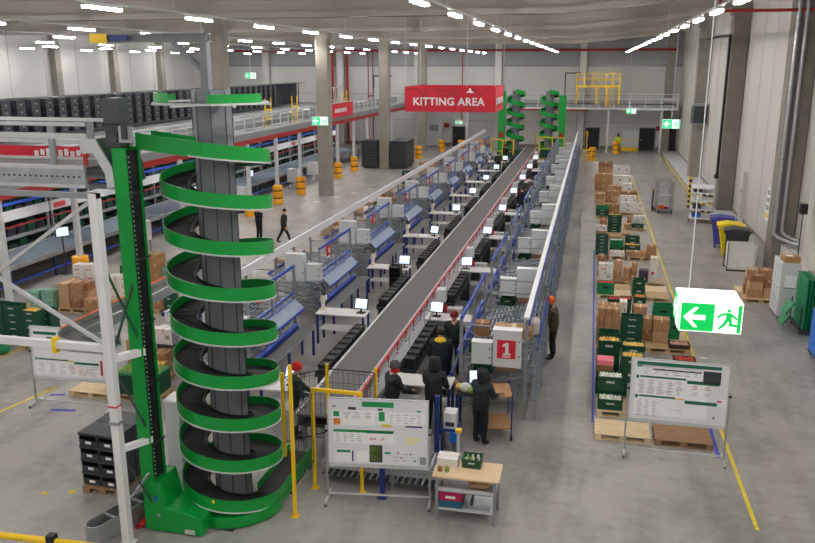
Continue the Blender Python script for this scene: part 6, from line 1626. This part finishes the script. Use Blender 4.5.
r = thing('lift_frame', 'grey cantilever frame at the left of the yellow crossover platform', 'frame', (-1.9, 78.9, 4.5))
b = MB(); b.box(-.9, -.78, 0, .12, 0, 2.9, 'dark'); b.box(-.9, .6, 0, .12, 2.8, 2.92, 'dark'); b.build('frame', r)
r = thing('lift_frame', 'grey cantilever frame on the walkway between the concrete columns', 'frame', (-20.8, 76.0, 4.5))
b = MB(); b.box(0, .14, 0, .14, 0, 2.6, 'dark'); b.box(0, 1.9, 0, .14, 2.5, 2.64, 'dark'); b.box(.2, 1.2, -.3, .6, 0, 1.5, 'lightgrey'); b.build('frame', r)
r = thing('ladder', 'tall narrow caged ladder rising behind the yellow platform', 'ladder', (3.0, 81.0, 4.6))
b = MB()
for x in (-.22, .22): b.box(x - .03, x + .03, 0, .05, 0, 4.4, 'lightgrey')
for k in range(15): b.box(-.22, .22, 0, .04, .2 + k * .29, .24 + k * .29, 'lightgrey')
b.build('ladder_frame', r)
b = MB(); b.box(-.9, .9, -.1, .1, .1, 2.7, 'offwhite'); b.box(-.4, .5, -.112, -.1, 1.6, 2.2, 'ink_grey'); single('tall_panel', b, 'white panel with a dark print standing at the back wall left of the black door', 'panel', (-15.8, 81.2, 0))
b = MB(); b.box(-.8, .8, -.3, .3, 0, 2.0, 'offwhite'); b.box(-.82, .82, -.32, .32, 0, .35, 'yellow'); b.box(-.8, .8, -.33, -.3, 1.0, 1.06, 'yellow'); single('machine', b, 'pale machine cabinet with yellow base at the back wall beside the person in the vest', 'machine', (3.6, 81.3, 0))
b = MB(); b.box(-.25, .25, 0, .1, 1.9, 2.35, 'redd'); single('hose_box', b, 'small dark red hose box on the back wall left of the black door', 'box', (-14.6, 81.88, 0))
b = MB(); b.box(-.25, .25, 0, .1, 1.9, 2.35, 'redd'); single('hose_box', b, 'small dark red hose box on the back wall right of the far right door', 'box', (6.25, 81.88, 0))
b = MB(); b.box(-.12, .12, -.12, .12, 0, .4, 'red'); single('ceiling_box', b, 'tiny red alarm box under the roof above the left lamps', 'alarm', (-16.5, 33.3, 9.6)) if False else None
def light_stack(x, y, lab):
    r = thing('signal_lamp', lab, 'signal lamp', (x, y, 0)); b = MB(); b.cyl((0, 0, 0), (0, 0, 2.2), .03, 'yellow', 8); b.box(-.12, .12, -.12, .12, 0, .02, 'yellow'); b.build('post', r)
    b = MB(); b.cyl((0, 0, 2.2), (0, 0, 2.6), .07, 'amber', 10); b.build('beacon', r)
light_stack(-.4, 71.0, 'yellow signal post at the far end of the right line')
r = thing('safety_gate', 'short yellow gate beside the amber guard at the far end of the right line', 'gate', (-.3, 71.6, 0))
b = MB(); b.box(-.4, .4, -.03, .03, .4, .5, 'yellow'); b.box(-.4, .4, -.03, .03, .9, 1.0, 'yellow'); b.box(-.4, -.34, -.05, .05, 0, 1.05, 'yellow'); b.box(.34, .4, -.05, .05, 0, 1.05, 'yellow'); b.build('frame', r)

# ------------------------------------------------------------------ camera, world, view
f_px, p_, yw = 799.0, math.radians(14.42), math.radians(12.87)
cam = bpy.data.cameras.new('camera'); cam.sensor_width = 36; cam.lens = f_px / 815 * 36; cam.clip_end = 300
co = bpy.data.objects.new('camera', cam); COL.objects.link(co)
co.location = (0, 0, 8.0); co.rotation_euler = (PI / 2 - p_, 0, yw)
SC.camera = co
w = bpy.data.worlds.new('world'); SC.world = w; w.use_nodes = True
w.node_tree.nodes['Background'].inputs[0].default_value = (.8, .85, 1, 1); w.node_tree.nodes['Background'].inputs[1].default_value = .3
vs_ = SC.view_settings; vs_.view_transform = 'Standard'; vs_.look = 'None'; vs_.gamma = 1; vs_.use_curve_mapping = False; vs_.exposure = 0.0
